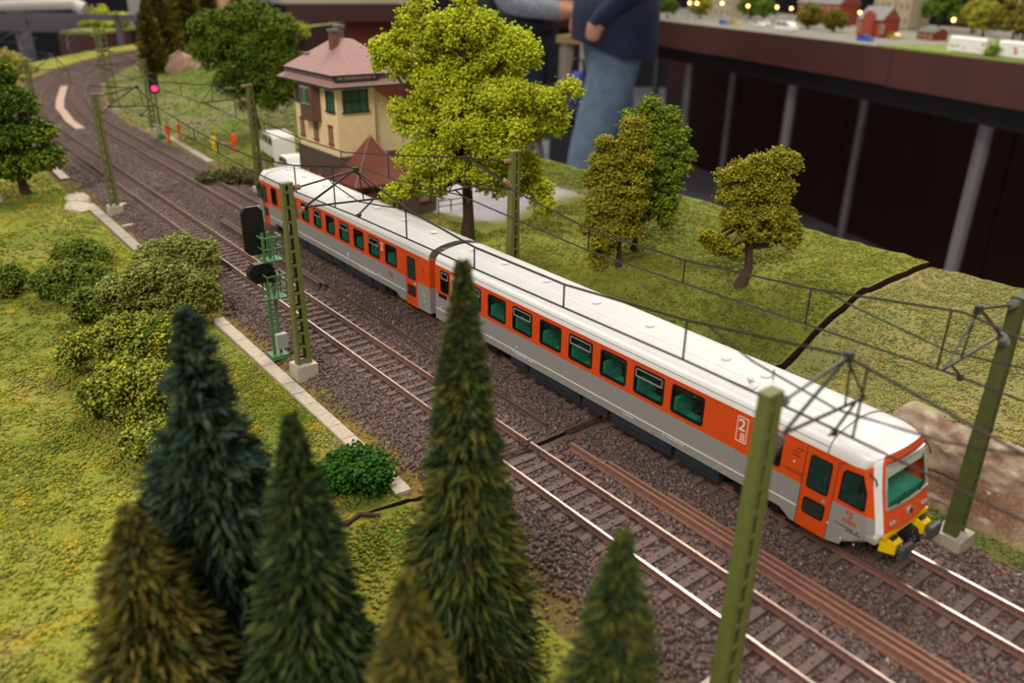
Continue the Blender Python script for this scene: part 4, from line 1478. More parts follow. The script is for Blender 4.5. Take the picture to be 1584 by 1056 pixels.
tree('broadleaf_tree', 'large dark green bushy tree left of the signal box and above the white van', td, rel(td, [
    (-3.2, 0, 11.0, 2.6, .7), (.4, 0, 12.2, 2.6, .7), (3.2, 0, 11.0, 2.4, .8), (-4.4, 0, 8.6, 2.0, .8), (-1.4, -.6, 9.2, 2.8, .7), (1.8, -.4, 8.6, 3.0, .8), (3.6, 0, 7.2, 2.4, .9), (-.4, -.8, 6.4, 2.6, .7), (2.0, -.6, 5.2, 2.6, .8), (-2.0, -.4, 5.2, 1.8, .7), (4.0, 0, 4.6, 1.8, .9), (.6, -.5, 3.6, 2.0, .7)]),
    40000, .125, dkg, 15, .45, spread=.34, clump=34, shell=.25)
tl = (-69.6, -13.4, Zxy(-69.6, -13.4))
tree('broadleaf_tree', 'dark green tree cut by the left edge of the picture beside the meadow', tl, rel(tl, [
    (-1.4, 0, 9.2, 2.0, .7), (-3.0, 0, 8.4, 2.4, .7), (.2, 0, 6.9, 2.0, .6), (-2.4, -.4, 6.6, 2.6, .6), (1.6, 0, 4.6, 1.6, .6), (-.6, -.5, 4.4, 2.2, .6), (-3.2, -.5, 4.2, 2.4, .7), (2.2, 0, 2.6, 1.5, .55), (.2, -.4, 2.3, 2.0, .55), (-2.2, -.4, 2.2, 2.2, .6)]),
    30000, .11, ['#5A7420', '#708622', '#466018', '#8C9A2C', '#385012'], 16, .35, spread=.28, clump=34, shell=.25)

# shrubs on the meadow
shrubs = [
    ('pale olive shrub with a domed top nearest to the concrete trough', (-41.5, -9.6), [(0, 0, 1.5, 1.5, .8), (-1.3, 0, 1.3, 1.3, .8), (1.3, .2, 1.6, 1.2, .8), (.3, 0, 2.2, 1.0, .7), (1.7, -.6, .7, .9, .7)], 12000, 0),
    ('large domed olive green shrub in the middle of the bush row', (-35.2, -12.4), [(0, 0, 1.7, 1.9, .8), (-1.8, 0, 1.3, 1.5, .8), (1.6, 0, 1.3, 1.5, .8), (-.5, -.5, 2.2, 1.3, .7), (.9, -.8, .6, 1.3, .6), (-2.6, -.2, .5, .9, .7)], 17000, 0),
    ('loose yellow green shrub with bare twigs in front of the domed one', (-29.4, -15.6), [(0, 0, 1.6, 1.4, .7), (-1.9, 0, 1.2, 1.0, .6), (-2.7, -.2, .7, .7, .6), (1.2, .3, 1.4, 1.2, .8), (.2, -.4, 1.0, 1.3, .7), (1.2, -.3, .5, 1.2, .6)], 11000, 1),
    ('ragged shrub with a dark hollow beside the top of the blue green spruce', (-25.2, -16.6), [(0, 0, 1.4, 1.2, .8), (1.2, 0, 1.2, 1.2, .8), (-1.1, -.2, .9, .9, .8), (.4, -.6, .5, 1.2, .5), (1.4, -.6, .4, 1.1, .5)], 11000, 1),
    ('low pale shrub close behind the blue green spruce', (-21.4, -17.1), [(0, 0, .5, .9, .6), (.9, 0, .7, .9, .6), (1.8, .2, .4, .8, .6)], 5000, 1),
    ('small round green shrub at the far end of the meadow bushes', (-47.0, -13.9), [(0, 0, .9, 1.0, .8), (-.9, 0, .7, .8, .8), (.8, 0, .6, .8, .8)], 5500, 2),
    ('bushy green shrub left of the big dome', (-41.6, -15.6), [(0, 0, 1.1, 1.1, .8), (-1.2, 0, .8, 1.0, .8), (1.1, .3, .9, 1.1, .8), (.3, -.5, .4, .9, .6)], 7500, 2),
    ('dark green shrub between the left shrub and the dome', (-37.2, -15.7), [(0, 0, .9, 1.0, .8), (1.1, 0, .6, 1.0, .8), (1.9, -.3, .3, .9, .7)], 6500, 2),
    ('dark shrub cut by the left edge of the picture', (-44.4, -18.4), [(0, 0, .8, .9, .8), (-1.0, 0, .7, .9, .8), (-.2, -.4, .3, .9, .6)], 5000, 2),
]
pal = [['#8C9444', '#9CA04E', '#7A8438', '#AAAA5C', '#667432'], ['#8E9A34', '#A0A63C', '#727E30', '#B4B03A', '#5C6A28'], ['#66782A', '#788632', '#526422', '#8A9038']]
for i, (lab, (x, y), bl, n, pi_) in enumerate(shrubs):
    b = (x, y, Zxy(x, y))
    tree('shrub', lab, b, rel(b, [(q[0], q[1], q[2] + b[2], *q[3:]) for q in bl]), n, .075, pal[pi_], 40 + i, .09, cat='shrub', group='shrubs on the meadow', spread=.16, clump=20)
b = (-14.6, -11.6, Zxy(-14.6, -11.6))
tree('round_bush', 'round bright green foam bush beside the end of the concrete trough', b, rel(b, [(0, 0, .15, 1.05, .7), (-.5, 0, 0, .75, .7), (.5, -.1, .1, .75, .7)]), 7500, .07, ['#3E6E22', '#34601E', '#4C7C2A', '#2A521A'], 60, .06, cat='bush', spread=.15, clump=18)
for i, (u_, v_, r_, zz, lab, cs) in enumerate([
        (127, -9.4, 1.9, .9, 'yellow bush at the outer edge of the distant curve', ['#A8A046', '#90903C']), (137, -9.6, 1.6, .8, 'small pale bush at the outer edge of the distant curve', ['#9AA050', '#88923C']),
        (146, -9.2, 1.8, .8, 'light green bush further along the outer edge of the curve', ['#A2B04C', '#8C9C3A']), (158, -9.6, 3.0, 2.6, 'tall yellow bush in front of the brown table end', ['#B4A84C', '#A09840', '#8E8A38']),
        (118, -11.6, 2.2, 1.2, 'dull brown bush outside the curve behind the left tree', ['#6E6440', '#7E7448']),
        (95, 27.5, 1.6, .8, 'lime bush on the layout edge right behind the signal box roof', ['#B8B01E', '#C8BE2C']), (88, 28, 1.6, .8, 'lime bush on the layout edge between the house and the big tree', ['#B0AA20', '#C0B82C']), (80, 28, 1.5, .7, 'lime bush on the layout edge hidden partly by the big tree', ['#B0AA20', '#C0B82C'])]):
    x, y = (float(q) for q in line_xy(u_, v_))
    b = (x, y, Zxy(x, y))
    tree('edge_bush', lab, b, rel(b, [(0, 0, b[2] + zz * .6, r_, .8), (r_ * .7, 0, b[2] + zz * .4, r_ * .7, .8), (-r_ * .6, 0, b[2] + zz * .3, r_ * .7, .8), (0, 0, b[2] + zz, r_ * .7, .9)]), 2600, .2, cs, 70 + i, .12, cat='bush', group='bushes along the layout edge', spread=.3, clump=16)


for i, (u_, v_, h_, lab) in enumerate([(222, 25, 7.5, 'light green grassy knoll of foam at the far inner corner of the curve'), (206, 23, 7.0, 'second light green knoll behind the dark green tree')]):
    x, y = (float(q) for q in line_xy(u_, v_))
    b = (x, y, Zxy(x, y))
    tree('knoll_bush', lab, b, rel(b, [(0, 0, b[2] + 1, 6, .5), (-6, 0, b[2] + 1, 5, .5), (-3, 2, b[2] + 3.0, 4, .6), (5, 1, b[2], 4, .4)]), 5000, .32, ['#8E9A34', '#A2AA3C', '#7C8A2C', '#B0B046'], 85 + i, .2, cat='bush', group='knolls at the end of the curve', spread=.5, clump=16)

# ------------------------------------------------------------------ spruces
def spruce(label, base, h, rb, n, cols, seed, bare=0., trunk=bark_red, name='spruce_tree', group='spruce trees', blade=(.40, .80), wid=.042, power=.85, droop=(.25, .8)):
    g = np.random.default_rng(seed)
    T = thing(name, label, 'spruce', base, group)
    bx, by, bz = base
    MB().tube([(bx, by, bz - .3), (bx, by, bz + h * .55), (bx, by, bz + h * .985)], [.22, .15, .05], 8).build('trunk', trunk, T)
    nb = 1500 if n > 12000 else 700                       # boughs, each a sheaf of needles
    f = g.random(nb) ** 1.35
    if bare:
        ring = np.round(f * 34) / 34
        f = np.where(f > .35, ring + g.normal(size=nb) * .006, f)
        f = np.where((f > .68) & (g.random(nb) < .62), f * g.uniform(.1, .8, nb), f)
        f = np.clip(f, 0, .99)
    az = g.uniform(0, 2 * np.pi, nb)
    lobes = 1 + .12 * np.sin(az * 3 + f * 9 + seed) + .19 * g.normal(size=nb)
    R = (rb * (1 - f) ** power + .06) * np.clip(lobes, .5, 1.5)
    if bare:
        R = R * np.where(f > .68, .85, 1)
    dr = g.uniform(*droop, nb) * (1 - .7 * f)
    per = n // nb
    k = nb * per
    t = np.tile(np.linspace(.18, 1, per), nb) + g.uniform(-.05, .05, k)
    Rr, ff, aa, dd = (np.repeat(q, per) for q in (R, f, az, dr))
    aa = aa + g.normal(size=k) * .16 / np.maximum(t, .3)
    rad = Rr * t
    P = np.stack([bx + rad * np.cos(aa), by + rad * np.sin(aa), bz + ff * h + .25 * (1 - ff) - dd * rad * (.55 + .35 * t) + g.normal(size=k) * .05], 1)
    out = np.stack([np.cos(aa), np.sin(aa), -dd * .9 - .1 + g.normal(size=k) * .25], 1)
    out += g.normal(size=(k, 3)) * .34
    out /= np.linalg.norm(out, axis=1)[:, None]
    L = g.uniform(*blade, k) * (.55 + .45 * (1 - ff)) * np.where(ff > .8, np.maximum(.45, 1 - (ff - .8) * 2.8), 1)
    side = np.cross(out, g.normal(size=(k, 3)))
    side /= np.linalg.norm(side, axis=1)[:, None]
    nrm = np.cross(out, side)
    wv = wid * g.uniform(.7, 1.5, k)[:, None]
    A, B = P, P + out * L[:, None]
    Mi = P + out * (L * .4)[:, None]
    V = np.stack([A, Mi + side * wv, B, Mi - side * wv + nrm * wv * .5], 1).reshape(-1, 3)
    i0 = np.arange(k) * 4
    F = np.concatenate([np.stack([i0, i0 + 1, i0 + 2], 1), np.stack([i0, i0 + 2, i0 + 3], 1)])
    base_c = np.array([lin(c) for c in cols])
    ci = np.repeat(g.integers(0, len(cols), nb), per)
    ci = np.where(g.random(k) < .35, g.integers(0, len(cols), k), ci)
    col = base_c[ci] * g.uniform(.5, 1.1, (k, 1))
    tag(np_mesh('needles', V, F, leaf_m, T, None, np.repeat(col, 4, 0)), kind='stuff')
    return T


sp_g = ['#4A5A2C', '#5E6630', '#3C4E2A', '#77722E', '#34482C', '#6A6A2E']
sp_o = ['#6A662C', '#7C7230', '#545A2A', '#8C7C34', '#46502A']
sp_b = ['#3C5040', '#465844', '#32463A', '#526248', '#384C40', '#4C5638']
zg = lambda x, y: (x, y, Zxy(x, y) - .05)
spruce('tall slim green spruce in the middle whose tip overlaps the train', zg(-4.7, -13.5), 11.75, 1.75, 46000, sp_g, 1, power=1.35)
spruce('largest dark blue green spruce with bare reddish top', zg(-8.2, -18.45), 10.85, 2.05, 56000, sp_b, 2, bare=1, power=.74, blade=(.4, .8))
spruce('medium green spruce between the blue green one and the tall slim one', zg(-4.7, -17.7), 9.45, 1.65, 32000, ['#3E5228', '#4C5E2C', '#34462A', '#5C642E', '#2C4028'], 3, power=1.12)
spruce('low olive spruce at the bottom in front of the tall slim one', zg(-1.0, -17.3), 7.8, 1.5, 26000, sp_o, 4, power=1.12)
spruce('yellowish spruce standing right of the tall slim one in front of the empty track', zg(.5, -13.4), 7.85, 1.4, 28000, sp_g, 5, power=1.12)
spruce('olive brown spruce peeping out left of the blue green one', zg(-6.6, -20.6), 7.4, 1.9, 26000, sp_o, 6, power=.9)
con = ['#6E6424', '#7E722C', '#5A5420', '#8A7E34', '#4C4A1E']
for i, (px, py, h, r, lab) in enumerate([(-145.5, 19.2, 12.0, 1.7, 'leftmost slender conifer above the distant curve'), (-152.5, 23.4, 19, 2.9, 'wide slender conifer next to the leftmost one'),
                                          (-161, 27.5, 19, 2.3, 'third slender conifer of the distant group'), (-167, 33, 19, 2.4, 'fourth slender conifer of the distant group'), (-176, 40, 17, 2.4, 'slender conifer behind the rock cut at the back'),
                                          (-178, 48, 15, 2.2, 'slender conifer behind the dark green tree'), (-172, 30.0, 21, 2.4, 'tall conifer at the rear of the distant group')]):
    spruce(lab, (px, py, Zxy(px, py) - .1), h, r, 7000, con, 20 + i, trunk=bark, name='slender_conifer', group='slender conifers by the distant curve', blade=(.7, 1.3), wid=.13, power=.55, droop=(-.9, -.2))

# ------------------------------------------------------------------ rock face beside the nose of the train
def rock_face():
    us = np.linspace(-16, 5.2, 190)
    ts = np.linspace(0, 1, 64)
    UU, TT = np.meshgrid(us, ts, indexing='ij')
    u, t = UU.ravel(), TT.ravel()
    fade = 1 - sstep(3.2, 5.2, u)
    prof_y = np.interp(t, [0, .12, .3, .38, .5, .75, .92, 1], [4.5, 4.75, 4.95, 5.25, 5.2, 5.75, 6.35, 6.9])
    prof_z = np.interp(t, [0, .12, .3, .38, .5, .75, .92, 1], [-.75, -.3, .12, .35, .75, 1.55, 2.12, 2.16])
    g = sstep(3, 4.6, 4 + u * 0)
    n1 = noise2(u * 1.0, t * 4, 1.4, 121, 4)
    n2 = noise2(u * 1.0 + t * 1.6, t * 6 - u * .5, .55, 131, 3)
    n3 = noise2(u * .55 + t, t * 7 + u * .35, .9, 141, 3)
    ledge = np.abs(((t * 3.2 + .22 * u + .5 * n1) % 1) - .5) * 2
    out = .42 * n1 + .16 * n2 + .18 * n3 + .14 * ledge
    # shadowed cleft low in the rock
    cleft = np.exp(-((t - (.27 + .05 * np.sin(u * 1.1) - .02 * u)) / .05) ** 2) * sstep(-6, -2.5, u) * (1 - sstep(1.2, 2.4, u))
    out = out - cleft * .75
    w = np.clip(t * 5, 0, 1) * np.clip((1 - t) * 6, 0, 1)
    y = prof_y - out * w - .12 * np.sin(u * .7) * w
    z = prof_z + (.12 * n2 + .1 * n1) * w
    y = y + (1 - fade) * .6
    z = z * fade + (1 - fade) * (-1.1)
    bx, by = -u, y
    V = np.stack([bx, by, z], 1)
    nu, nt = UU.shape
    idx = np.arange(nu * nt).reshape(nu, nt)
    F = np.stack([idx[:-1, :-1].ravel(), idx[:-1, 1:].ravel(), idx[1:, 1:].ravel(), idx[1:, :-1].ravel()], 1)
    c = mixc(np.repeat(C('#A8957F'), len(u), 0), C('#8E725C'), np.clip(.5 + n3 * 1.6, 0, 1))
    c = mixc(c, C('#C4B29C'), np.clip(n2 * 1.8 - .35, 0, 1))
    c = mixc(c, C('#6E5646'), np.clip(-n1 * 1.3 - .2, 0, .7))
    moss = np.exp(-(((u + 2.1) / .55) ** 2 + ((t - .62 + .25 * (u + 2.1)) / .14) ** 2))
    c = mixc(c, C('#4E6238'), np.clip(moss * 2.2, 0, 1))
    c = mixc(c, C('#9C9A68'), sstep(.93, .99, t))
    o = np_mesh('rock_cliff', V, F, mat('rock_plaster', '#888888', .95, vary=.2, scale=260, bump=.7, bscale=900, attr=True, spec=.15), None, (1, 4.6, -.7), c)
    tag(o, 'pinkish brown carved rock face behind the dark mast and train nose', 'rock')


rock_face()
x, y = (float(q) for q in line_xy(146, 18.5))
m = MB().ball((x, y, 1.6), (2.2, 2.6, 3.0), 12, 9)
g_ = random.Random(5)
m.v = [(a + g_.uniform(-.3, .3), b + g_.uniform(-.3, .3), c + g_.uniform(-.3, .3)) for a, b, c in m.v]
tag(m.build('rock_outcrop', rock_dk, org=(x, y, Zxy(x, y))), 'pinkish rock outcrop left of the dark green tree below the conifers', 'rock')

# ------------------------------------------------------------------ signal box
HX0, HX1, HY0, HY1 = -55.1, -47.8, 5.0, 8.15
zb_ = -.6
SB = thing('signal_box', 'cream signal box on a dark brick base with pinkish hipped roof and porch', 'building', ((HX0 + HX1) / 2, 8, zb_))
part = lambda mb, nm, m_, p=SB, **k: mb.build(nm, m_, p, **k)
cxh, cyh = (HX0 + HX1) / 2, (HY0 + HY1) / 2
part(MB().box((cxh, cyh + 1.2, (4.3 + zb_) / 2), (HX1 - HX0 + .12, HY1 - HY0 + 2.5, 4.3 - zb_)), 'brick_base', brickd)
part(MB().box((cxh, HY0 - .08, 4.22), (HX1 - HX0 + .2, .12, .14)), 'plinth_course', brickd)
part(MB().box((cxh, cyh, 6.9), (HX1 - HX0, HY1 - HY0, 5.2)), 'upper_wall', cream)
# wing to the right with a sloping orange roof
m = MB().prism([(HY1 - .1, 0), (11.6, 0), (11.6, 6.7), (HY1 - .1, 9.4)], HX0 + .6, HX1 - .35, axis='x')
part(m, 'wing_wall', cream2, fix=True)
m = MB().add([(HX0 + .3, HY1 - .1, 9.62), (HX1 + .1, HY1 - .1, 9.62), (HX1 + .1, 12.3, 6.35), (HX0 + .3, 12.3, 6.35), (HX0 + .3, HY1 - .1, 9.45), (HX1 + .1, HY1 - .1, 9.45), (HX1 + .1, 12.3, 6.18), (HX0 + .3, 12.3, 6.18)],
             [(0, 1, 2, 3), (7, 6, 5, 4), (0, 4, 5, 1), (1, 5, 6, 2), (2, 6, 7, 3), (3, 7, 4, 0)])
part(m, 'wing_roof', roofo, fix=True)


def frustum(x0, x1, y0, y1, z0, X0_, X1_, Y0_, Y1_, z1):
    return MB().add([(x0, y0, z0), (x1, y0, z0), (x1, y1, z0), (x0, y1, z0), (X0_, Y0_, z1), (X1_, Y0_, z1), (X1_, Y1_, z1), (X0_, Y1_, z1)],
                    [(3, 2, 1, 0), (4, 5, 6, 7), (0, 1, 5, 4), (1, 2, 6, 5), (2, 3, 7, 6), (3, 0, 4, 7)])


EX0, EX1, EY0, EY1 = -56.6, -46.9, 4.2, 11.4
part(frustum(EX0, EX1, EY0, EY1, 9.45, EX0 + 1.0, EX1 - .75, EY0 + .65, EY1 - .65, 10.0), 'lower_roof', rooft)
part(MB().box(((EX0 + EX1) / 2, (EY0 + EY1) / 2, 9.42), (EX1 - EX0 + .1, EY1 - EY0 + .1, .14)), 'eave_board', darkgreen)
UX0, UX1, UY0, UY1 = EX0 + .7, EX1 - .45, EY0 + .35, EY1 - .35
part(MB().box(((UX0 + UX1) / 2, (UY0 + UY1) / 2, 10.08), (UX1 - UX0 - .15, UY1 - UY0 - .15, .30)), 'roof_band', mat('band_brown', '#6A5A54', .8))
part(MB().box(((UX0 + UX1) / 2, (UY0 + UY1) / 2, 10.24), (UX1 - UX0 + .08, UY1 - UY0 + .08, .08)), 'band_edge', darkgreen)
part(frustum(UX0, UX1, UY0, UY1, 10.25, -53.0, -50.9, 7.7, 8.3, 12.45), 'upper_roof', rooft)
for x, y, h in ((-51.35, 6.9, 13.0), (-52.6, 8.0, 13.2)):
    ch = part(MB().box((x, y, h - 1.0), (.55, .6, 2.2)), 'chimney', mat('chimney_brown', '#7A574A', .85))
    part(MB().box((x, y, h + .08), (.7, .75, .22)), 'chimney_cap', slate, ch)
part(MB().box((-54.4, 6.2, 11.25), (1.2, .7, .12)), 'roof_hatch', slate)
sg_ = part(MB().box((UX1 + .06, 6.5, 10.05), (.1, 3.5, .48)), 'name_board', mat('board_dark', '#3A2E2A', .7))
m = MB()
for i in range(26):
    if i in (4, 23):
        continue
    m.box((UX1 + .12, 4.95 + i * .122, 10.05), (.02, .055, .2))
part(m, 'board_lettering', mat('board_white', '#9A8A82', .6), sg_)
# upper windows
def house_win(c, w, h, axis, frame, sash, nm='window', cols=2, rows=2, arch=False, sill=True):
    x, y, z = c
    f = (lambda a, d, zz: (x + a, y - d, zz)) if axis == 'y' else (lambda a, d, zz: (x + d, y + a, zz))
    sz = (lambda a, d, hh: (a, d, hh)) if axis == 'y' else (lambda a, d, hh: (d, a, hh))
    W_ = MB()
    for a in (-1, 1):
        W_.box(f(a * w / 2, .03, z), sz(.1, .14, h + .1))
    W_.box(f(0, .03, z + h / 2), sz(w + .2, .16, .12 if not arch else .2))
    W_.box(f(0, .05, z - h / 2), sz(w + .3, .22, .10))
    wo = part(W_, nm, frame)
    part(MB().box(f(0, .01, z), sz(w, .06, h)), 'pane', winpane if frame is darkgreen else mat('pale_pane', '#7E9474', .2, vary=.2), wo)
    s = MB()
    for i in range(1, cols):
        s.box(f(-w / 2 + w * i / cols, .05, z), sz(.05, .05, h))
    for i in range(1, rows):
        s.box(f(0, .05, z - h / 2 + h * i / rows), sz(w, .05, .05))
    part(s, 'sash_bars', sash, wo)
    return wo


for i, xx in enumerate((-54.0, -51.55, -49.0)):
    house_win((xx, HY0, 5.75), .52, 1.35, 'y', brickr, palewin, arch=True, cols=2, rows=4)
house_win((-54.15, HY0, 8.35), 1.25, 1.3, 'y', darkgreen, darkgreen, cols=2)
house_win((-48.75, HY0, 8.25), 1.2, 1.45, 'y', darkgreen, darkgreen, cols=2)
house_win((HX1, 6.55, 8.3), 2.0, 1.55, 'x', darkgreen, darkgreen, cols=3)
by_ = part(MB().box((-51.5, HY0 - .35, 7.95), (2.1, .8, 2.7), taper=1.0), 'bay', browntim)
part(MB().box((-51.5, HY0 - .78, 8.5), (1.0, .08, 1.1)), 'bay_window', winpane, by_)
part(MB().box((-51.5, HY0 - .78, 9.1), (1.3, .1, .12)).box((-51.5, HY0 - .78, 7.9), (1.3, .1, .12)).box((-51.5, HY0 - .8, 8.5), (.08, .08, 1.2)), 'bay_frame', palewin, by_)
# ground floor windows of the brick base
for xx in (-53.5, -51.3, -49.3):
    house_win((xx, HY0 - .06, 1.9), .7, 1.5, 'y', brickr, palewin, arch=True)
# porch with pyramid roof and low brick lean-to
PX = -44.6
part(MB().box(((HX1 + PX) / 2 - .2, 6.6, (2.75 + zb_) / 2), (PX - HX1 - .4, 3.6, 2.75 - zb_)), 'porch_wall', brickd)
apex = (-47.7, 7.6, 5.75)
ring = [(HX1 - .3, 4.3, 2.75), (PX + .35, 4.3, 2.75), (PX + .35, 8.9, 2.75), (HX1 - .3, 8.9, 2.75)]
low_ = [(a, b, c - .14) for a, b, c in ring]
part(MB().add(ring + [apex] + low_, [(0, 1, 4), (1, 2, 4), (2, 3, 4), (3, 0, 4), (8, 7, 6, 5), (0, 5, 6, 1), (1, 6, 7, 2), (2, 7, 8, 3), (3, 8, 5, 0)]), 'porch_roof', roofb, fix=True)
part(MB().tube([(PX + .35, 4.3, 2.8), apex], .05, 5).tube([(PX + .35, 8.9, 2.8), apex], .05, 5), 'roof_hip', rooft)
part(MB().box((-46.2, 10.0, (2.3 + zb_) / 2), (3.4, 2.9, 2.3 - zb_)), 'lean_to_wall', brickd)
part(MB().box((-46.0, 10.1, 2.42), (4.0, 3.6, .22)), 'lean_to_roof', roofb)
house_win((-44.5, 10.3, 1.35), .85, .95, 'x', brickr, palewin)
house_win((-44.8, 7.2, 1.5), .9, 1.7, 'x', brickr, palewin, cols=2, rows=3)
part(MB().box((-44.7, 5.7, 1.0), (.1, .9, 2.2)), 'porch_door', brickr)
for i in range(3):
    part(MB().box((-44.75, 4.95 + i * .1, 1.1), (.08, .05, 1.2)), 'notice_board', darkgreen)
part(MB().tube([(-44.75, 8.55, -.3), (-44.75, 8.55, 2.7)], .08, 6), 'drain_pipe', slate)

# bench, planters, low fence right of the house
zf = Zxy(-43.2, 12)
F_ = thing('railing', 'dark low railing on the grass right of the signal box', 'railing', (-43.6, 11.8, zf))
for y in (10.9, 12.0, 13.1):
    MB().bar((-43.4 + (y - 11) * .1, y, zf - .1), (-43.4 + (y - 11) * .1, y, zf + 1.0), .07).build('post', darkfr, F_)
for h_ in (.95, .5):
    MB().bar((-43.41, 10.9, zf + h_), (-43.19, 13.1, zf + h_), .06).build('rail', darkfr, F_)
MB().box((-43.6, 11.5, zf + .45), (.5, 1.2, .08)).box((-43.6, 11.1, zf + .2), (.4, .1, .5)).box((-43.6, 11.9, zf + .2), (.4, .1, .5))
for i, (x, y, lab) in enumerate([(-49.6, 4.45, 'red flowering plant against the brick base beside the train roof'), (-48.5, 4.35, 'second red flowering plant nearer the porch'), (-45.6, 3.9, 'red flowers at the porch corner')]):
    b = (x, y, Zxy(x, y))
    pot = thing('flower_tub', lab, 'plant', b, 'red flowers by the signal box')
    MB().lathe((x, y, b[2]), [(.2, 0), (.3, .5), (.32, .55)], 8).build('tub', brickd, pot, fix=True)
    MB().tube([(x, y, b[2] + .4), (x, y, 2.0)], .06, 5).build('stem', bark, pot)
    V, F, c = blob_crown([(x, y, 2.1, .35, .35, .4), (x, y, 1.3, .3, .3, .5)], 260, .09, ['#A02418', '#C03020', '#3E5A22'], 90 + i, clump=10, spread=.12)
    tag(np_mesh('blossoms', V, F, leaf_m, pot, None, c), kind='stuff')
zc = Zxy(-60.2, 4.6)
for lab, (x, y), h in (('white post box beside the mast with the plaque', (-60.6, 3.9), .9),):
    tag(MB().box((x, y, zc + h / 2), (.5, .5, h)).build('marker_post', vanw, org=(x, y, zc)), lab, 'post')
b = (-62.5, 4.4, Zxy(-62.5, 4.4))
tree('dry_bush', 'low grey brown bush between the far track and the white van', b, rel(b, [(0, 0, b[2] + .3, 1.4, .5), (-2.2, .2, b[2] + .3, 1.6, .5), (1.8, .3, b[2] + .3, 1.2, .5), (-4.4, .1, b[2] + .2, 1.6, .45)]), 6000, .09, ['#5E5638', '#6E6640', '#4C4A2E', '#6A6E34'], 95, .08, cat='bush', spread=.2)


# ------------------------------------------------------------------ vehicles beside the signal box
def car(name, label, loc, rz, L_, W_, H_, paint, van=True, group=None, stripes=False):
    T = thing(name, label, 'van' if van else 'car', loc, group, rz)
    O = (0, 0, 0)
    hl = L_ / 2
    if van:
        body = [(-hl, .28), (hl * .96, .28), (hl, .45), (hl * .97, H_ * .48), (hl * .74, H_ * .58), (hl * .42, H_ * .97), (hl * .3, H_), (-hl * .92, H_), (-hl, H_ * .9)]
        wins = [[(hl * .62, H_ * .60), (hl * .38, H_ * .90), (hl * .22, H_ * .90), (hl * .22, H_ * .60)], [(hl * .12, H_ * .6), (hl * .12, H_ * .9), (-hl * .28, H_ * .9), (-hl * .28, H_ * .6)], [(-hl * .4, H_ * .6), (-hl * .4, H_ * .9), (-hl * .88, H_ * .88), (-hl * .88, H_ * .6)]]
    else:
        body = [(-hl, .25), (hl, .25), (hl, .62), (hl * .88, H_ * .55), (hl * .45, H_ * .62), (hl * .12, H_), (-hl * .62, H_), (-hl * .92, H_ * .62), (-hl, H_ * .55)]
        wins = [[(hl * .36, H_ * .64), (hl * .1, H_ * .94), (-hl * .2, H_ * .94), (-hl * .2, H_ * .64)], [(-hl * .26, H_ * .64), (-hl * .26, H_ * .94), (-hl * .58, H_ * .94), (-hl * .8, H_ * .64)]]
    MB().prism(body, -W_ / 2, W_ / 2).build('body', paint, T, org=O, fix=True)
    for s in (-1, 1):
        for w in wins:
            MB().prism(w, s * (W_ / 2 - .01), s * (W_ / 2 + .02)).build('side_window', tint, T, org=O, fix=True)
        if stripes:
            MB().box((-hl * .1, s * (W_ / 2 + .01), H_ * .42), (L_ * .8, .02, .12)).build('stripe', redpr, T, org=O)
    ws = [(hl * .76, H_ * .59), (hl * .44, H_ * .93)] if van else [(hl * .46, H_ * .63), (hl * .15, H_ * .95)]
    MB().add([(ws[0][0] + .03, -W_ * .42, ws[0][1]), (ws[0][0] + .03, W_ * .42, ws[0][1]), (ws[1][0] + .03, W_ * .4, ws[1][1]), (ws[1][0] + .03, -W_ * .4, ws[1][1])], [(0, 1, 2, 3)]).build('windscreen', tint, T, org=O)
    for q in (-.62, .62):
        for s in (-1, 1):
            MB().lathe((hl * q, s * (W_ / 2 - .1), .36), [(.2, -.1), (.36, -.08), (.36, .08), (.2, .1)], 12, axis=(0, 1, 0)).build('wheel', tyre, T, org=O, fix=True)
    for s in (-1, 1):
        MB().box((hl * .99, s * W_ * .36, .6), (.06, .3, .16)).build('headlamp', alum, T, org=O)
    return T


car('van', 'white minibus parked left of the signal box below the dark green tree', (-71.8, 9.9, Zxy(-71.8, 9.9) - .02), math.pi - .15, 5.6, 2.2, 2.5, vanw, True)
car('car', 'white car with red stripes parked in front of the minibus', (-64.6, 8.2, Zxy(-64.6, 8.2) - .02), math.pi - .1, 4.6, 1.9, 1.65, vanw, False, stripes=True)

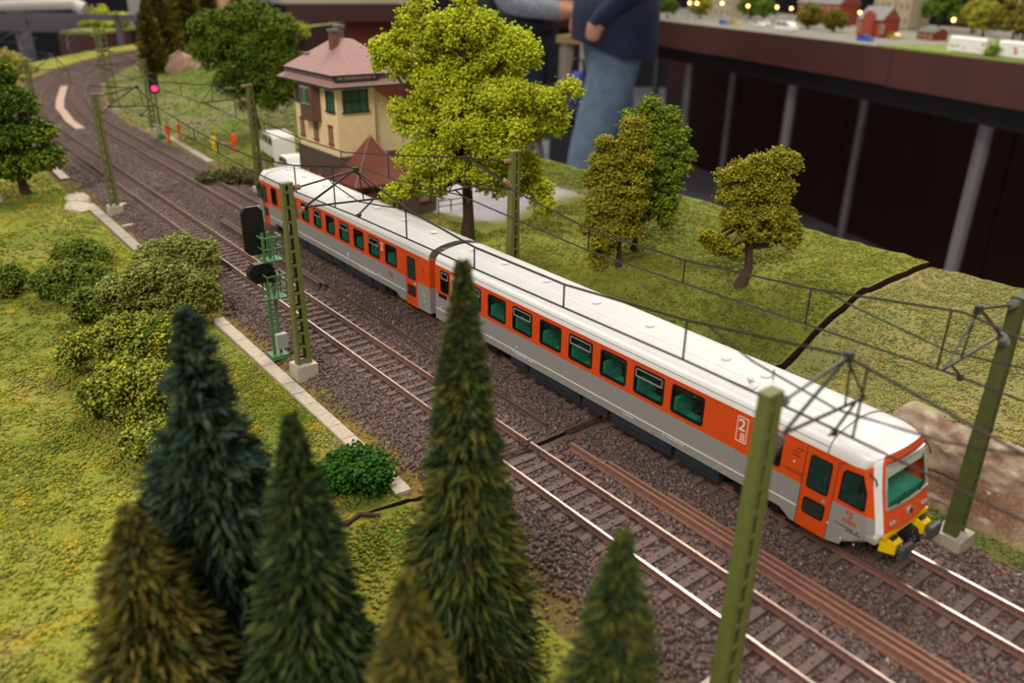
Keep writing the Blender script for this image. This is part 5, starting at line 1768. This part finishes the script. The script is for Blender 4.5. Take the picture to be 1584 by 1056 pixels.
# ------------------------------------------------------------------ people
def figure(label, loc, face, sc, coat, legs, pose='stand', hairm=hair, step=.0, group=None, sleeve=None, fingers=True, name='person'):
    """one continuous skinned body; measures in cm for a 178 cm adult, facing +x before rotation"""
    T = thing(name, label, 'person', loc, group, face)
    vs, es, rad = [], [], []
    def add(p, r, par=None):
        vs.append(p)
        rad.append(r)
        if par is not None:
            es.append((par, len(vs) - 1))
        return len(vs) - 1
    lean = 3 if pose in ('point', 'reach') else 0
    pel = add((0, 0, 94), (11.5, 14.5))
    wa = add((lean * .4, 0, 108), (10.5, 14), pel)
    ch = add((lean * .8, 0, 126), (12.5, 17), wa)
    st = add((lean, 0, 141), (10, 15), ch)
    nk = add((lean + 1, 0, 150), (5.5, 5.5), st)
    hd = add((lean + 3, 0, 158), (7, 7), nk)
    h2 = add((lean + 3.5, 0, 168), (9.5, 8), hd)
    add((lean + 3, 0, 176), (7, 6), h2)
    add((lean + 13.5, 0, 163), (1.6, 1.4), h2)
    hands = []
    for s in (-1, 1):
        hp = add((0, s * 8.5, 86), (10, 9), pel)
        kx = step * s * 14
        kn = add((kx + 2, s * 10, 50), (6.8, 6.8), hp)
        an = add((kx * 1.6 - 2, s * 10.5, 10), (5, 5), kn)
        hl_ = add((kx * 1.6 - 1, s * 10.5, 5), (4.8, 4.8), an)
        add((kx * 1.6 + 15, s * 12, 3.5), (3.6, 4.2), hl_)
        sh = add((lean, s * 19, 143), (7, 7), st)
        if pose == 'pocket':
            el = add((-9, s * 23, 116), (5.2, 5.2), sh)
            wr = add((10, s * 15.5, 97), (3.2, 3.2), el)
            dirv = Vector((1.5, -s * 1, -9))
        elif pose == 'reach' or (pose == 'point' and s > 0):
            el = add((-10, s * 24, 107), (6.2, 6.2), sh)
            wr = add((14, s * 19, 104), (4.4, 4.4), el)
            dirv = Vector((9, -s * 1, -.6))
        else:
            el = add((-3, s * 25, 117), (5.0, 5.0), sh)
            wr = add((4, s * 26, 93), (3.3, 3.3), el)
            dirv = Vector((1, 0, -9))
        p = Vector(vs[wr])
        d = dirv.normalized()
        pm = add(tuple(p + d * 6), (4.0, 2.6) if pose != 'pocket' else (2.4, 2.2), wr)
        hands += [(p.copy(), d.copy())]
        if fingers and pose != 'pocket':
            sd = Vector((0, 0, 1)).cross(d)
            sd = sd.normalized() if sd.length > .3 else Vector((1, 0, 0))
            for k, (o_, l_) in enumerate(((-2.7, 6.2), (-.9, 7.4), (.9, 7.0), (2.6, 5.6))):
                a = add(tuple(p + d * 9 + sd * o_), (.95, .95), pm)
                b = add(tuple(p + d * (9 + l_ * .5) + sd * o_ + Vector((0, -s * .6, -.4))), (.85, .85), a)
                add(tuple(p + d * (9 + l_ * .9) + sd * o_ + Vector((0, -s * 1.8, -1))), (.7, .7), b)
            a = add(tuple(p + d * 4.5 + sd * 3.6 + Vector((0, -s * 1.2, 0))), (1.1, 1.1), pm)
            add(tuple(p + d * 8 + sd * 5.0 + Vector((0, -s * 2.2, 0))), (.9, .9), a)
    me = bpy.data.meshes.new(name)
    me.from_pydata([tuple(c * sc * S for c in v) for v in vs], es, [])
    o = bpy.data.objects.new('body', me)
    COL.objects.link(o)
    sk = o.modifiers.new('Skin', 'SKIN')
    ss = o.modifiers.new('Sub', 'SUBSURF')
    ss.levels = ss.render_levels = 2 if sc > .5 else 1
    dat = me.skin_vertices[0].data
    for i, r in enumerate(rad):
        dat[i].radius = (r[0] * sc * S, r[1] * sc * S) if isinstance(r, tuple) else (r * sc * S,) * 2
        dat[i].use_root = i == 0
    bpy.context.view_layer.update()
    nm = bpy.data.meshes.new_from_object(o.evaluated_get(bpy.context.evaluated_depsgraph_get()))
    nm.name = 'body'
    bpy.data.objects.remove(o)
    bo = bpy.data.objects.new('body', nm)
    COL.objects.link(bo)
    bo.parent = T
    nm.materials.clear()
    for m_ in (skin, coat, legs, shoe, sleeve or coat):
        nm.materials.append(m_)
    hv = hands
    wv = []
    for p in nm.polygons:
        c = p.center / (sc * S)
        if c.z > 149.5:
            k = 0
        elif any(.5 < (c - w_).dot(d_) < (22 if pose != 'pocket' else 5.5) and (c - w_ - d_ * (c - w_).dot(d_)).length < 6.8 for w_, d_ in hv):
            k = 0
        elif c.z < 8.5:
            k = 3
        elif c.z < 92 and abs(c.y) < 21 + (0 if c.z < 80 else 4):
            k = 2
        else:
            k = 4 if (abs(c.y) > 19 or c.x > 17) else 1
        p.material_index = k
        p.use_smooth = True
    # hair, eyes, mouth, ears, jacket hem
    k = sc
    q = lambda mb, nm_, m_: (lambda o_: setattr(o_, 'parent', T) or o_)(mb.build(nm_, m_, None, org=(0, 0, 0)))
    def scaled(mb):
        mb.v = [(a * k, b * k, c * k) for a, b, c in mb.v]
        return mb
    q(scaled(MB().ball((lean + 2.2, 0, 171), (9.8, 8.6, 9), 14, 10)), 'hair', hairm)
    for s in (-1, 1):
        if sc > .5:
            q(scaled(MB().ball((lean + 12, s * 3.3, 166.5), (1.2, 1.5, 1.1), 8, 6)), 'eye', white_p)
            q(scaled(MB().ball((lean + 3, s * 8.3, 164), (2.4, 1.2, 3.4), 8, 6)), 'ear', skin)
    if sc > .5:
        q(scaled(MB().box((lean + 11.6, 0, 157.5), (1.6, 5, 1.0))), 'mouth', redpr)
    hem = 86 if pose == 'pocket' else 92
    prof = [(1.03, hem), (1.05, hem + 4), (1.03, 100), (.95, 110)]
    mb = MB()
    n = 20
    V_, F_2 = [], []
    for r_, z_ in prof:
        for i in range(n):
            t = 2 * math.pi * i / n
            V_.append((r_ * 14.2 * math.cos(t), r_ * 18.5 * math.sin(t), z_ + (5 if z_ < 95 else 0) * max(0, math.cos(t))))
    for j in range(len(prof) - 1):
        for i in range(n):
            i2 = (i + 1) % n
            F_2.append((j * n + i, j * n + i2, (j + 1) * n + i2, (j + 1) * n + i))
    F_2.append(tuple(range(3 * n, 4 * n)))
    ho = q(scaled(mb.add(V_, F_2)), 'jacket_hem', coat)
    ho.data.polygons.foreach_set('use_smooth', [True] * len(ho.data.polygons))
    return T


FZ = -100
def on_floor(px_right, depth):
    fx = Vector((fwd.x, fwd.y, 0)).normalized()
    p = Vector((9.18, -23.04, 0)) + Vector((rgt.x, rgt.y, 0)) * px_right + fx * depth
    return (p.x, p.y, FZ)


left_yaw = math.atan2(-rgt.y, -rgt.x)
figure('person in dark navy jacket and faded blue jeans, hand at the pocket', on_floor(35.5, 318), left_yaw + .12, 1.06, navy, jeans, 'pocket', step=.62)
figure('person in grey plaid shirt stretching one forearm out to the side', on_floor(5, 398), left_yaw + math.pi - .1, 1.0, black_cl, navy, 'reach', sleeve=plaid)
figure('person in dark blue clothes behind the top left of the yellow green tree', on_floor(-78, 640), left_yaw + math.pi, 1.0, navy, navy, 'stand')
figure('person in black clothes behind the top of the yellow green tree', on_floor(-21, 500), left_yaw + .3, 1.0, black_cl, navy, 'stand')
WK = 1 / 87
for x, y, a, ct, lab, ps in ((-87.0, 3.6, .4, hivis, 'tiny worker figure in orange standing right beside the red signal', 'stand'), (-87.2, 4.9, 1.2, hivis, 'tiny worker figure in orange next to the trough end, arm stretched out', 'point'),
                             (-77.3, 5.3, 2.2, hivisy, 'tiny worker figure in yellow on the grass above the trough', 'reach'), (-76.9, 7.3, 2.6, hivis, 'tiny worker figure in orange to the right of the yellow one', 'reach')):
    figure(lab, (x, y, Zxy(x, y)), a, WK * 1.1, ct, ct, ps, group='miniature track workers', fingers=False, name='model_worker')
tag(MB().bar((-77.2, 5.5, .75), (-77.0, 7.1, .65), .12).build('carried_beam', plywood, org=(-77.1, 6.3, .7)), 'wooden beam held between the yellow and orange worker figures', 'beam')

# ------------------------------------------------------------------ tables and gear behind the layout
def slab_along(mb, a0, a1, b0, b1, z0, z1, mi=0):
    v = [TP(a, b, z) for z in (z0, z1) for a, b in ((a0, b0), (a1, b0), (a1, b1), (a0, b1))]
    return mb.add(v, [(3, 2, 1, 0), (4, 5, 6, 7), (0, 1, 5, 4), (1, 2, 6, 5), (2, 3, 7, 6), (3, 0, 4, 7)], mi)


TB = thing('exhibition_table', 'long dark brown exhibition table with steel legs carrying a model town', 'table', tuple(TP(80, 60, -100)))
for i in range(5):
    a0 = -150 + i * 102.5
    slab_along(MB(), a0 + .15, a0 + 102.35, 0, 2.2, -10.2 - .3 * (i % 2), -.2).build('fascia_board', fascia, TB)
slab_along(MB(), -150, 362, 2, 118, -3, -.3).build('table_top', tabletop_m, TB)
slab_along(MB(), -150, 362, 8, 14, -17, -3).build('under_frame', darkfr, TB)
for a in (-75, 5.4, 87.3, 179, 270):
    p = TP(a, 18)
    MB().tube([(p.x, p.y, -100), (p.x, p.y, -3)], 2.1, 10).build('leg', steel, TB)
for a in (-150, -55, 55, 160, 260):
    p = TP(a, 78)
    MB().tube([(p.x, p.y, -100), (p.x, p.y, -3)], 2.1, 10).build('leg', steel, TB)
for i in range(6):
    slab_along(MB(), -190 + i * 100, -91 + i * 100, 106, 109, -99.5, -4).build('rear_panel', curtain, TB)

# a miniature town on the table
slab_o = tag(slab_along(MB(), -150, 150, .2, 60, -.19, .05).build('town_pavement', tabletop_m), 'pale grey street surface along the edge of the exhibition table', 'pavement')
tag(slab_along(MB(), 150.3, 360, .2, 118, -.19, .3).build('town_meadow', grass_flat), 'strip of green model meadow at the right end of the exhibition table', 'meadow')
GT = 'model trees on the exhibition table'
for i, ((x, y), h, r, cs, lab) in enumerate([((-271.7, 288), 9, 4.5, 0, 'dark green model tree nearest the person in navy'), ((-262, 300), 9, 4.5, 1, 'yellowish model tree behind the nearest dark one'), ((-248, 319), 10, 6, 0, 'green model tree behind the street lamps'), ((-232, 308), 9, 4.5, 0, 'second green model tree behind the street lamps'), ((-186.6, 274.2), 8, 4.6, 2, 'olive model tree left of the red brick house'),
                                              ((-170, 265), 6.5, 3.6, 2, 'smaller olive model tree beside the red brick house'), ((-156.4, 314.7), 15, 7, 0, 'tall round green model tree right of the pale building'), ((-145, 318), 11, 5, 1, 'pale green model tree next to the round one'), ((-133.8, 302.6), 9.5, 5.5, 1, 'yellow green model tree behind the white coaches'),
                                              ((-120.2, 294), 14, 7, 2, 'big olive model tree at the upper right corner'), ((-108, 272), 11, 5.5, 2, 'olive model tree cut by the right edge of the picture')]):
    b = (x, y, .05)
    tree('model_tree', lab, b, rel(b, [(0, 0, h * .62, r * .8, .9), (-r * .45, 0, h * .5, r * .6, .8), (r * .45, 0, h * .5, r * .6, .8), (0, 0, h * .85, r * .55, .8)]), 1500, .5,
         [['#4E6A1E', '#5E7A24', '#6E8A2E'], ['#A09A34', '#8E922E', '#B0A840'], ['#7A6E22', '#8A7C2A', '#6A6420']][cs], 200 + i, .4, cat='tree', group=GT, spread=.7, clump=14)


def small_house(label, p, rz, w, d, h, rh, wall, roof, group=None, rows=1, cols=3):
    T = thing('model_house', label, 'model house', p, group, rz)
    O = (0, 0, 0)
    MB().box((0, 0, h / 2), (w, d, h)).build('walls', wall, T, org=O)
    MB().prism([(-d / 2 - .4, h), (d / 2 + .4, h), (0, h + rh)], -w / 2 - .4, w / 2 + .4, axis='x').build('roof', roof, T, org=O, fix=True)
    MB().prism([(-d / 2 + .01, h - .01), (d / 2 - .01, h - .01), (0, h + rh * .9)], -w / 2 - .42, w / 2 + .42, axis='x').build('gable', wall, T, org=O, fix=True)
    for r_ in range(rows):
        for c_ in range(cols):
            x = -w / 2 + w * (c_ + .5) / cols
            wf = MB().box((x, -d / 2 - .03, h * (r_ + .5) / rows), (w / cols * .45, .12, h / rows * .5)).build('window', palestone, T, org=O)
            MB().box((x, -d / 2 - .08, h * (r_ + .5) / rows), (w / cols * .32, .08, h / rows * .38)).build('pane', slate, wf, org=O)
    return T


ra = math.atan2(DT.y, DT.x)
hs = small_house('red brick model house with grey gabled roof near the table edge', (-148, 256, .05), ra, 12, 7, 5.5, 4, redbrick, greyroof, cols=3)
MB().prism([(-2.8, 0), (2.8, 0), (2.8, 5.6), (1.9, 7.6), (0, 8.4), (-1.9, 7.6), (-2.8, 5.6)], -4.6, -3.4).build('front_gable', redbrick, hs, org=(0, 0, 0), fix=True)
hs.children[-1].location = (.025, 0, 0)
small_house('large red model building with light grey roof in the rear of the model town', (-212, 325, .05), ra, 30, 10, 8, 6, redbrick, greyroof, rows=2, cols=6)
small_house('tall pale stone model building behind the red brick house', (-178, 325, .05), ra, 22, 10, 22, 4, palestone, greyroof, rows=4, cols=6)
small_house('long beige model building at the left of the model town', (-285, 340, .05), ra, 44, 10, 13, 4, palestone, slate, rows=3, cols=8)
small_house('small dark red model shed with flat grey roof beside the yellow car', (-130.5, 259, .05), ra - .15, 9, 5, 2.4, 1.4, brickr, slate)
for i, (p, rz, m_, lab) in enumerate([((-139.3, 252.4), 0, yellowcar, 'yellow model car in front of the dark red shed'), ((-137.6, 231.4), .2, bluecar, 'blue model car on the table edge below the red brick house'), ((-222.2, 267.9), 0, bluecar, 'light blue model car on the left part of the table edge'),
                                     ((-219.5, 270.9), 0, yellowcar, 'yellow model car next to the light blue one'), ((-205, 268.5), .1, vanw, 'white model car left of the white model coach'), ((-214, 284), .1, vanw, 'white model car in the second row of the street'), ((-199, 279), .1, vanw, 'white model car behind the first row near the trees')]):
    car('model_car', lab, (*p, .05), ra + rz, 5.2, 2.1, 1.8, m_, False, 'model cars on the exhibition table')
car('model_bus', 'long white model bus near the olive trees on the table', (-182, 253.5, .05), ra, 11, 2.8, 3.2, vanw, True)
for i, (p, lab) in enumerate([((-95.6, 210.2), 'white model coach with reddish prints near the right edge of the picture'), ((-80.5, 204.5), 'white model coach at the right edge behind the green bush')]):
    T = thing('model_coach', lab, 'model coach', (*p, .3), 'white model coaches', ra)
    MB().box((0, 0, 1.9), (12.5, 2.9, 3.2)).build('body', vanw, T, org=(0, 0, 0))
    MB().prism([(-1.5, 3.5), (1.5, 3.5), (1.0, 4.0), (-1.0, 4.0)], -6.2, 6.2, axis='x').build('roof', vanw, T, org=(0, 0, 0), fix=True)
    for k in range(9):
        MB().box((random.uniform(-5.6, 5.6), -1.47, random.uniform(1, 3.1)), (random.uniform(.4, 1.1), .05, .35)).build('print', redpr if k % 2 else boxgrey, T, org=(0, 0, 0))
    for k in (-4, 4):
        MB().box((k, 0, .25), (2.4, 2.2, .5)).build('bogie', bogie_m, T, org=(0, 0, 0))
b = (-87.6, 206.2, .3)
tree('model_bush', 'light green model bush between the two white coaches', b, rel(b, [(0, 0, 1.6, 1.7, .9), (.8, 0, 2.6, 1.2, .9)]), 900, .3, ['#7E9A34', '#90A83E'], 240, .2, cat='bush', spread=.4, clump=14)
for i, ((x, y, z), lab) in enumerate([((-205.2, 229.8 + 45, 8.0), ''), ((-227.4, 271.8, 7.7), ''), ((-220.4, 280, 6.9), ''), ((-212.8, 289.4, 6.6), ''), ((-209, 294, 6.2), ''), ((-167.4, 276.2, 6.5), ''), ((-114.5, 237.6, 7.0), ''), ((-137, 316.3, 8.6), ''), ((-233.8, 263.5, 7.55), ''), ((-236.5, 262.0, 7.6), '')]):
    if i == 0:
        continue
    labs = ['', 'glowing model street lamp third from the person in navy', 'glowing model street lamp before the large green trees', 'glowing model street lamp in front of the dark gap', 'glowing model street lamp just right of the dark gap', 'glowing model street lamp in front of the red brick house roof',
            'glowing model street lamp standing alone on the green strip', 'glowing model street lamp at the upper right among trees', 'glowing model street lamp second from the person in navy', 'glowing model street lamp nearest the person in navy']
    T = thing('street_lamp', labs[i], 'lamp', (x, y, .05), 'model street lamps')
    MB().tube([(x, y, 0), (x, y, z)], .12, 6).build('post', steel, T)
    MB().ball((x, y, z + .2), .5, 8, 6).build('bulb', glow, T)
for i, a in enumerate((60, 66, 71, 130)):
    p = TP(a, 70)
    tag(MB().box((p.x, p.y, 12), (.5, .5, 24)).build('model_mast', palestone, org=(p.x, p.y, 0)), '%s thin model mast from the left in the rear of the model town' % ('first', 'second', 'third', 'fourth')[i], 'mast', 'thin model masts')

# second table in the middle, seen between house and tree
T2 = thing('exhibition_table', 'far dark brown exhibition table above the signal box roof', 'table', (-485, 240, -100))
q0, q1 = Vector((-492, 195, 0)), Vector((-478, 282, 0))
MB().bar(q0 + Vector((0, 0, -5.5)), q1 + Vector((0, 0, -5.5)), 3, 10.5).build('fascia_board', fascia, T2)
MB().bar(q0 + Vector((-40, 8, -.6)), q1 + Vector((-40, 8, -.6)), 80, 1).build('table_top', tabletop_m, T2)
MB().bar(q0 + Vector((-9, 4, -52)), q1 + Vector((-9, 4, -52)), 2, 82).build('front_panel', redpanel, T2)
for f in (.05, .95):
    p = q0.lerp(q1, f) + Vector((-4, 0, 0))
    MB().tube([(p.x, p.y, -100), (p.x, p.y, -5)], 2, 8).build('leg', steel, T2)
MB().bar(q0 + Vector((-30, 10, 1.4)), q1 + Vector((-30, 10, 1.4)), 2, 4).build('backscene_board', palestone, T2)

# wooden stand, folding frame, bag between the people
p = on_floor(34, 395)
ST = thing('wooden_stand', 'light plywood stand with a small box on top beside the person in jeans', 'stand', p)
MB().box((p[0], p[1], -8.5), (22, 26, 3.2), rz=.3).build('top_board', plywood, ST)
for a, b in ((-7, -9), (7, -9), (7, 9), (-7, 9)):
    MB().box((p[0] + a, p[1] + b, -55), (4.5, 4.5, 90)).build('leg', whitebrd, ST)
MB().box((p[0], p[1], -27), (18, 22, 3)).build('shelf_board', plywood, ST)
tag(MB().box((p[0] - 1, p[1] + 5, -4.5), (7, 8, 4.9)).build('small_box', plywood, org=(p[0], p[1], -6.9)), 'small pale box on top of the plywood stand', 'box')
p = on_floor(8, 335)
FR = thing('tripod_stand', 'grey folding tripod legs half hidden behind the yellow green tree', 'tripod', p)
for a, b in ((-14, -4), (15, -6), (2, 14)):
    MB().tube([(p[0] + a, p[1] + b, -100), (p[0] + a * .1, p[1] + b * .1, -42)], 1.2, 8).build('leg', steel, FR)
MB().box((p[0], p[1], -41), (8, 8, 4)).build('head', denimbag, FR)
p = on_floor(25.5, 352)
BG = thing('bag', 'blue and black bag hanging low between the stand and the jeans', 'bag', (p[0], p[1], -41))
tag(MB().box((p[0], p[1], -70.5), (16, 16, 59), rz=.3).build('dark_stool', denimbag, org=(p[0], p[1], -100)), 'dark box stool on the floor under the blue and black bag', 'stool')
MB().ball((p[0], p[1], -27), (6, 6, 9), 10, 8).build('body', bluebag, BG)
MB().ball((p[0], p[1], -35), (7.5, 7, 6), 10, 8).build('base', denimbag, BG)
MB().tube([(p[0] - 4, p[1], -21), (p[0] - 3, p[1], -14), (p[0] + 3, p[1], -14), (p[0] + 4, p[1], -21)], .8, 6).build('strap', denimbag, BG)
p = on_floor(34, 366)
tag(MB().box((p[0], p[1], -65), (16, 3, 70), rz=.6).build('pale_board', whitebrd, org=(p[0], p[1], -100)), 'pale board standing behind the knee of the jeans', 'board')

# far left: another layout end, grey beam, white pipe
ex, ey = -335, 40
T3 = thing('layout_end', 'brown end of another layout with a lime green hill on top at the far left', 'layout', (ex, ey, -100))
fx2 = Vector((fwd.x, fwd.y, 0)).normalized()
rx2 = Vector((rgt.x, rgt.y, 0))


def FP(r, d, z):
    q = Vector((9.18, -23.04, 0)) + rx2 * r + fx2 * d
    return (q.x, q.y, z)


ryw = math.atan2(rgt.y, rgt.x)
def fbox(mb, r, d, z, w, dp, h):
    c = FP(r, d, z)
    return mb.box(c, (w, dp, h), rz=ryw)


fbox(MB(), -165, 340, -11, 14, 30, 11).build('end_board', fascia, T3)
fbox(MB(), -165, 345, -5, 15, 34, 1).build('top', grass_flat, T3)
for r_, w in ((-170, 3), (-160, 3)):
    fbox(MB(), r_, 336, -58, w, 3, 83).build('leg', darkfr, T3)
b = FP(-167, 352, -5)
V, F, c = blob_crown(rel(b, [(-3, 0, -3, 4.5, .6), (3, 0, -4, 4, .5), (-1, 2, 0, 3.6, .7), (6, 2, -2, 3.4, .7)]), 2600, .6, ['#A8AE34', '#BABE3E', '#94A030'], 250, clump=14, spread=.8)
tag(np_mesh('hill_foliage', V, F, leaf_m, T3, None, c), kind='stuff')
PB = thing('steel_beam', 'grey steel beam on posts crossing the far left above the brown layout end', 'beam', FP(-220, 400, -100))
fbox(MB(), -232, 400, -6, 62, 5, 7).build('beam', beam_m, PB)
for r_ in (-246, -228, -208):
    fbox(MB(), r_, 401, -55, 5, 5, 90).build('post', beam_m, PB)
WP = thing('white_pipe', 'horizontal white pipe at the top left corner of the picture', 'pipe', FP(-240, 430, -1))
a, b = FP(-300, 440, -2), FP(-215, 430, 1.5)
MB().tube([a, b], 2.6, 12).build('pipe', pvc, WP)
MB().tube([FP(-216, 430, 1), FP(-212, 430, -1)], 3.2, 12).build('pipe_end', pvc, WP)
for r_ in (-285, -222):
    fbox(MB(), r_, 436, -51, 3, 3, 96).build('stand', darkfr, WP)
GY = thing('portal_frame', 'grey portal frame over the far end of the curve beside the conifers', 'frame', FP(-136, 235, -1))
fbox(MB(), -118, 232, 5.4, 34, 1.2, 1.6).build('crossbeam', beam_m, GY)
for r_ in (-131, -106):
    fbox(MB(), r_, 232, 1.6, 1.4, 1.2, 9).build('post', beam_m, GY)
tag(fbox(MB(), -150, 420, 3, 26, 6, 30).build('beige_screen', plywood, org=FP(-150, 420, -12)), 'beige screen behind the far curve left of the conifers', 'screen')
tag(fbox(MB(), -178, 430, 4, 22, 6, 24).build('grey_cabinet', boxgrey, org=FP(-178, 430, -8)), 'light grey cabinet behind the brown layout end', 'cabinet')
tag(fbox(MB(), -165, 424, 7.5, 7, 3, 5).build('red_notice', redpanel, org=FP(-165, 424, 5)), 'small red notice board between the grey cabinet and the beige screen', 'notice')
for i, (r_, d, w, lab) in enumerate(((-213, 330, 9, 'green gear bag under the grey beam at the far left'), (-139, 330, 9, 'dark green box right of the portal frame'))):
    tag(MB().ball(FP(r_, d, -6 if i == 0 else -1), (w * .6, w * .6, 10 if i == 0 else 5), 10, 8).build('green_bag', mat('dark_green_cloth', '#1E4A28', .8), org=FP(r_, d, -12)), lab, 'bag')
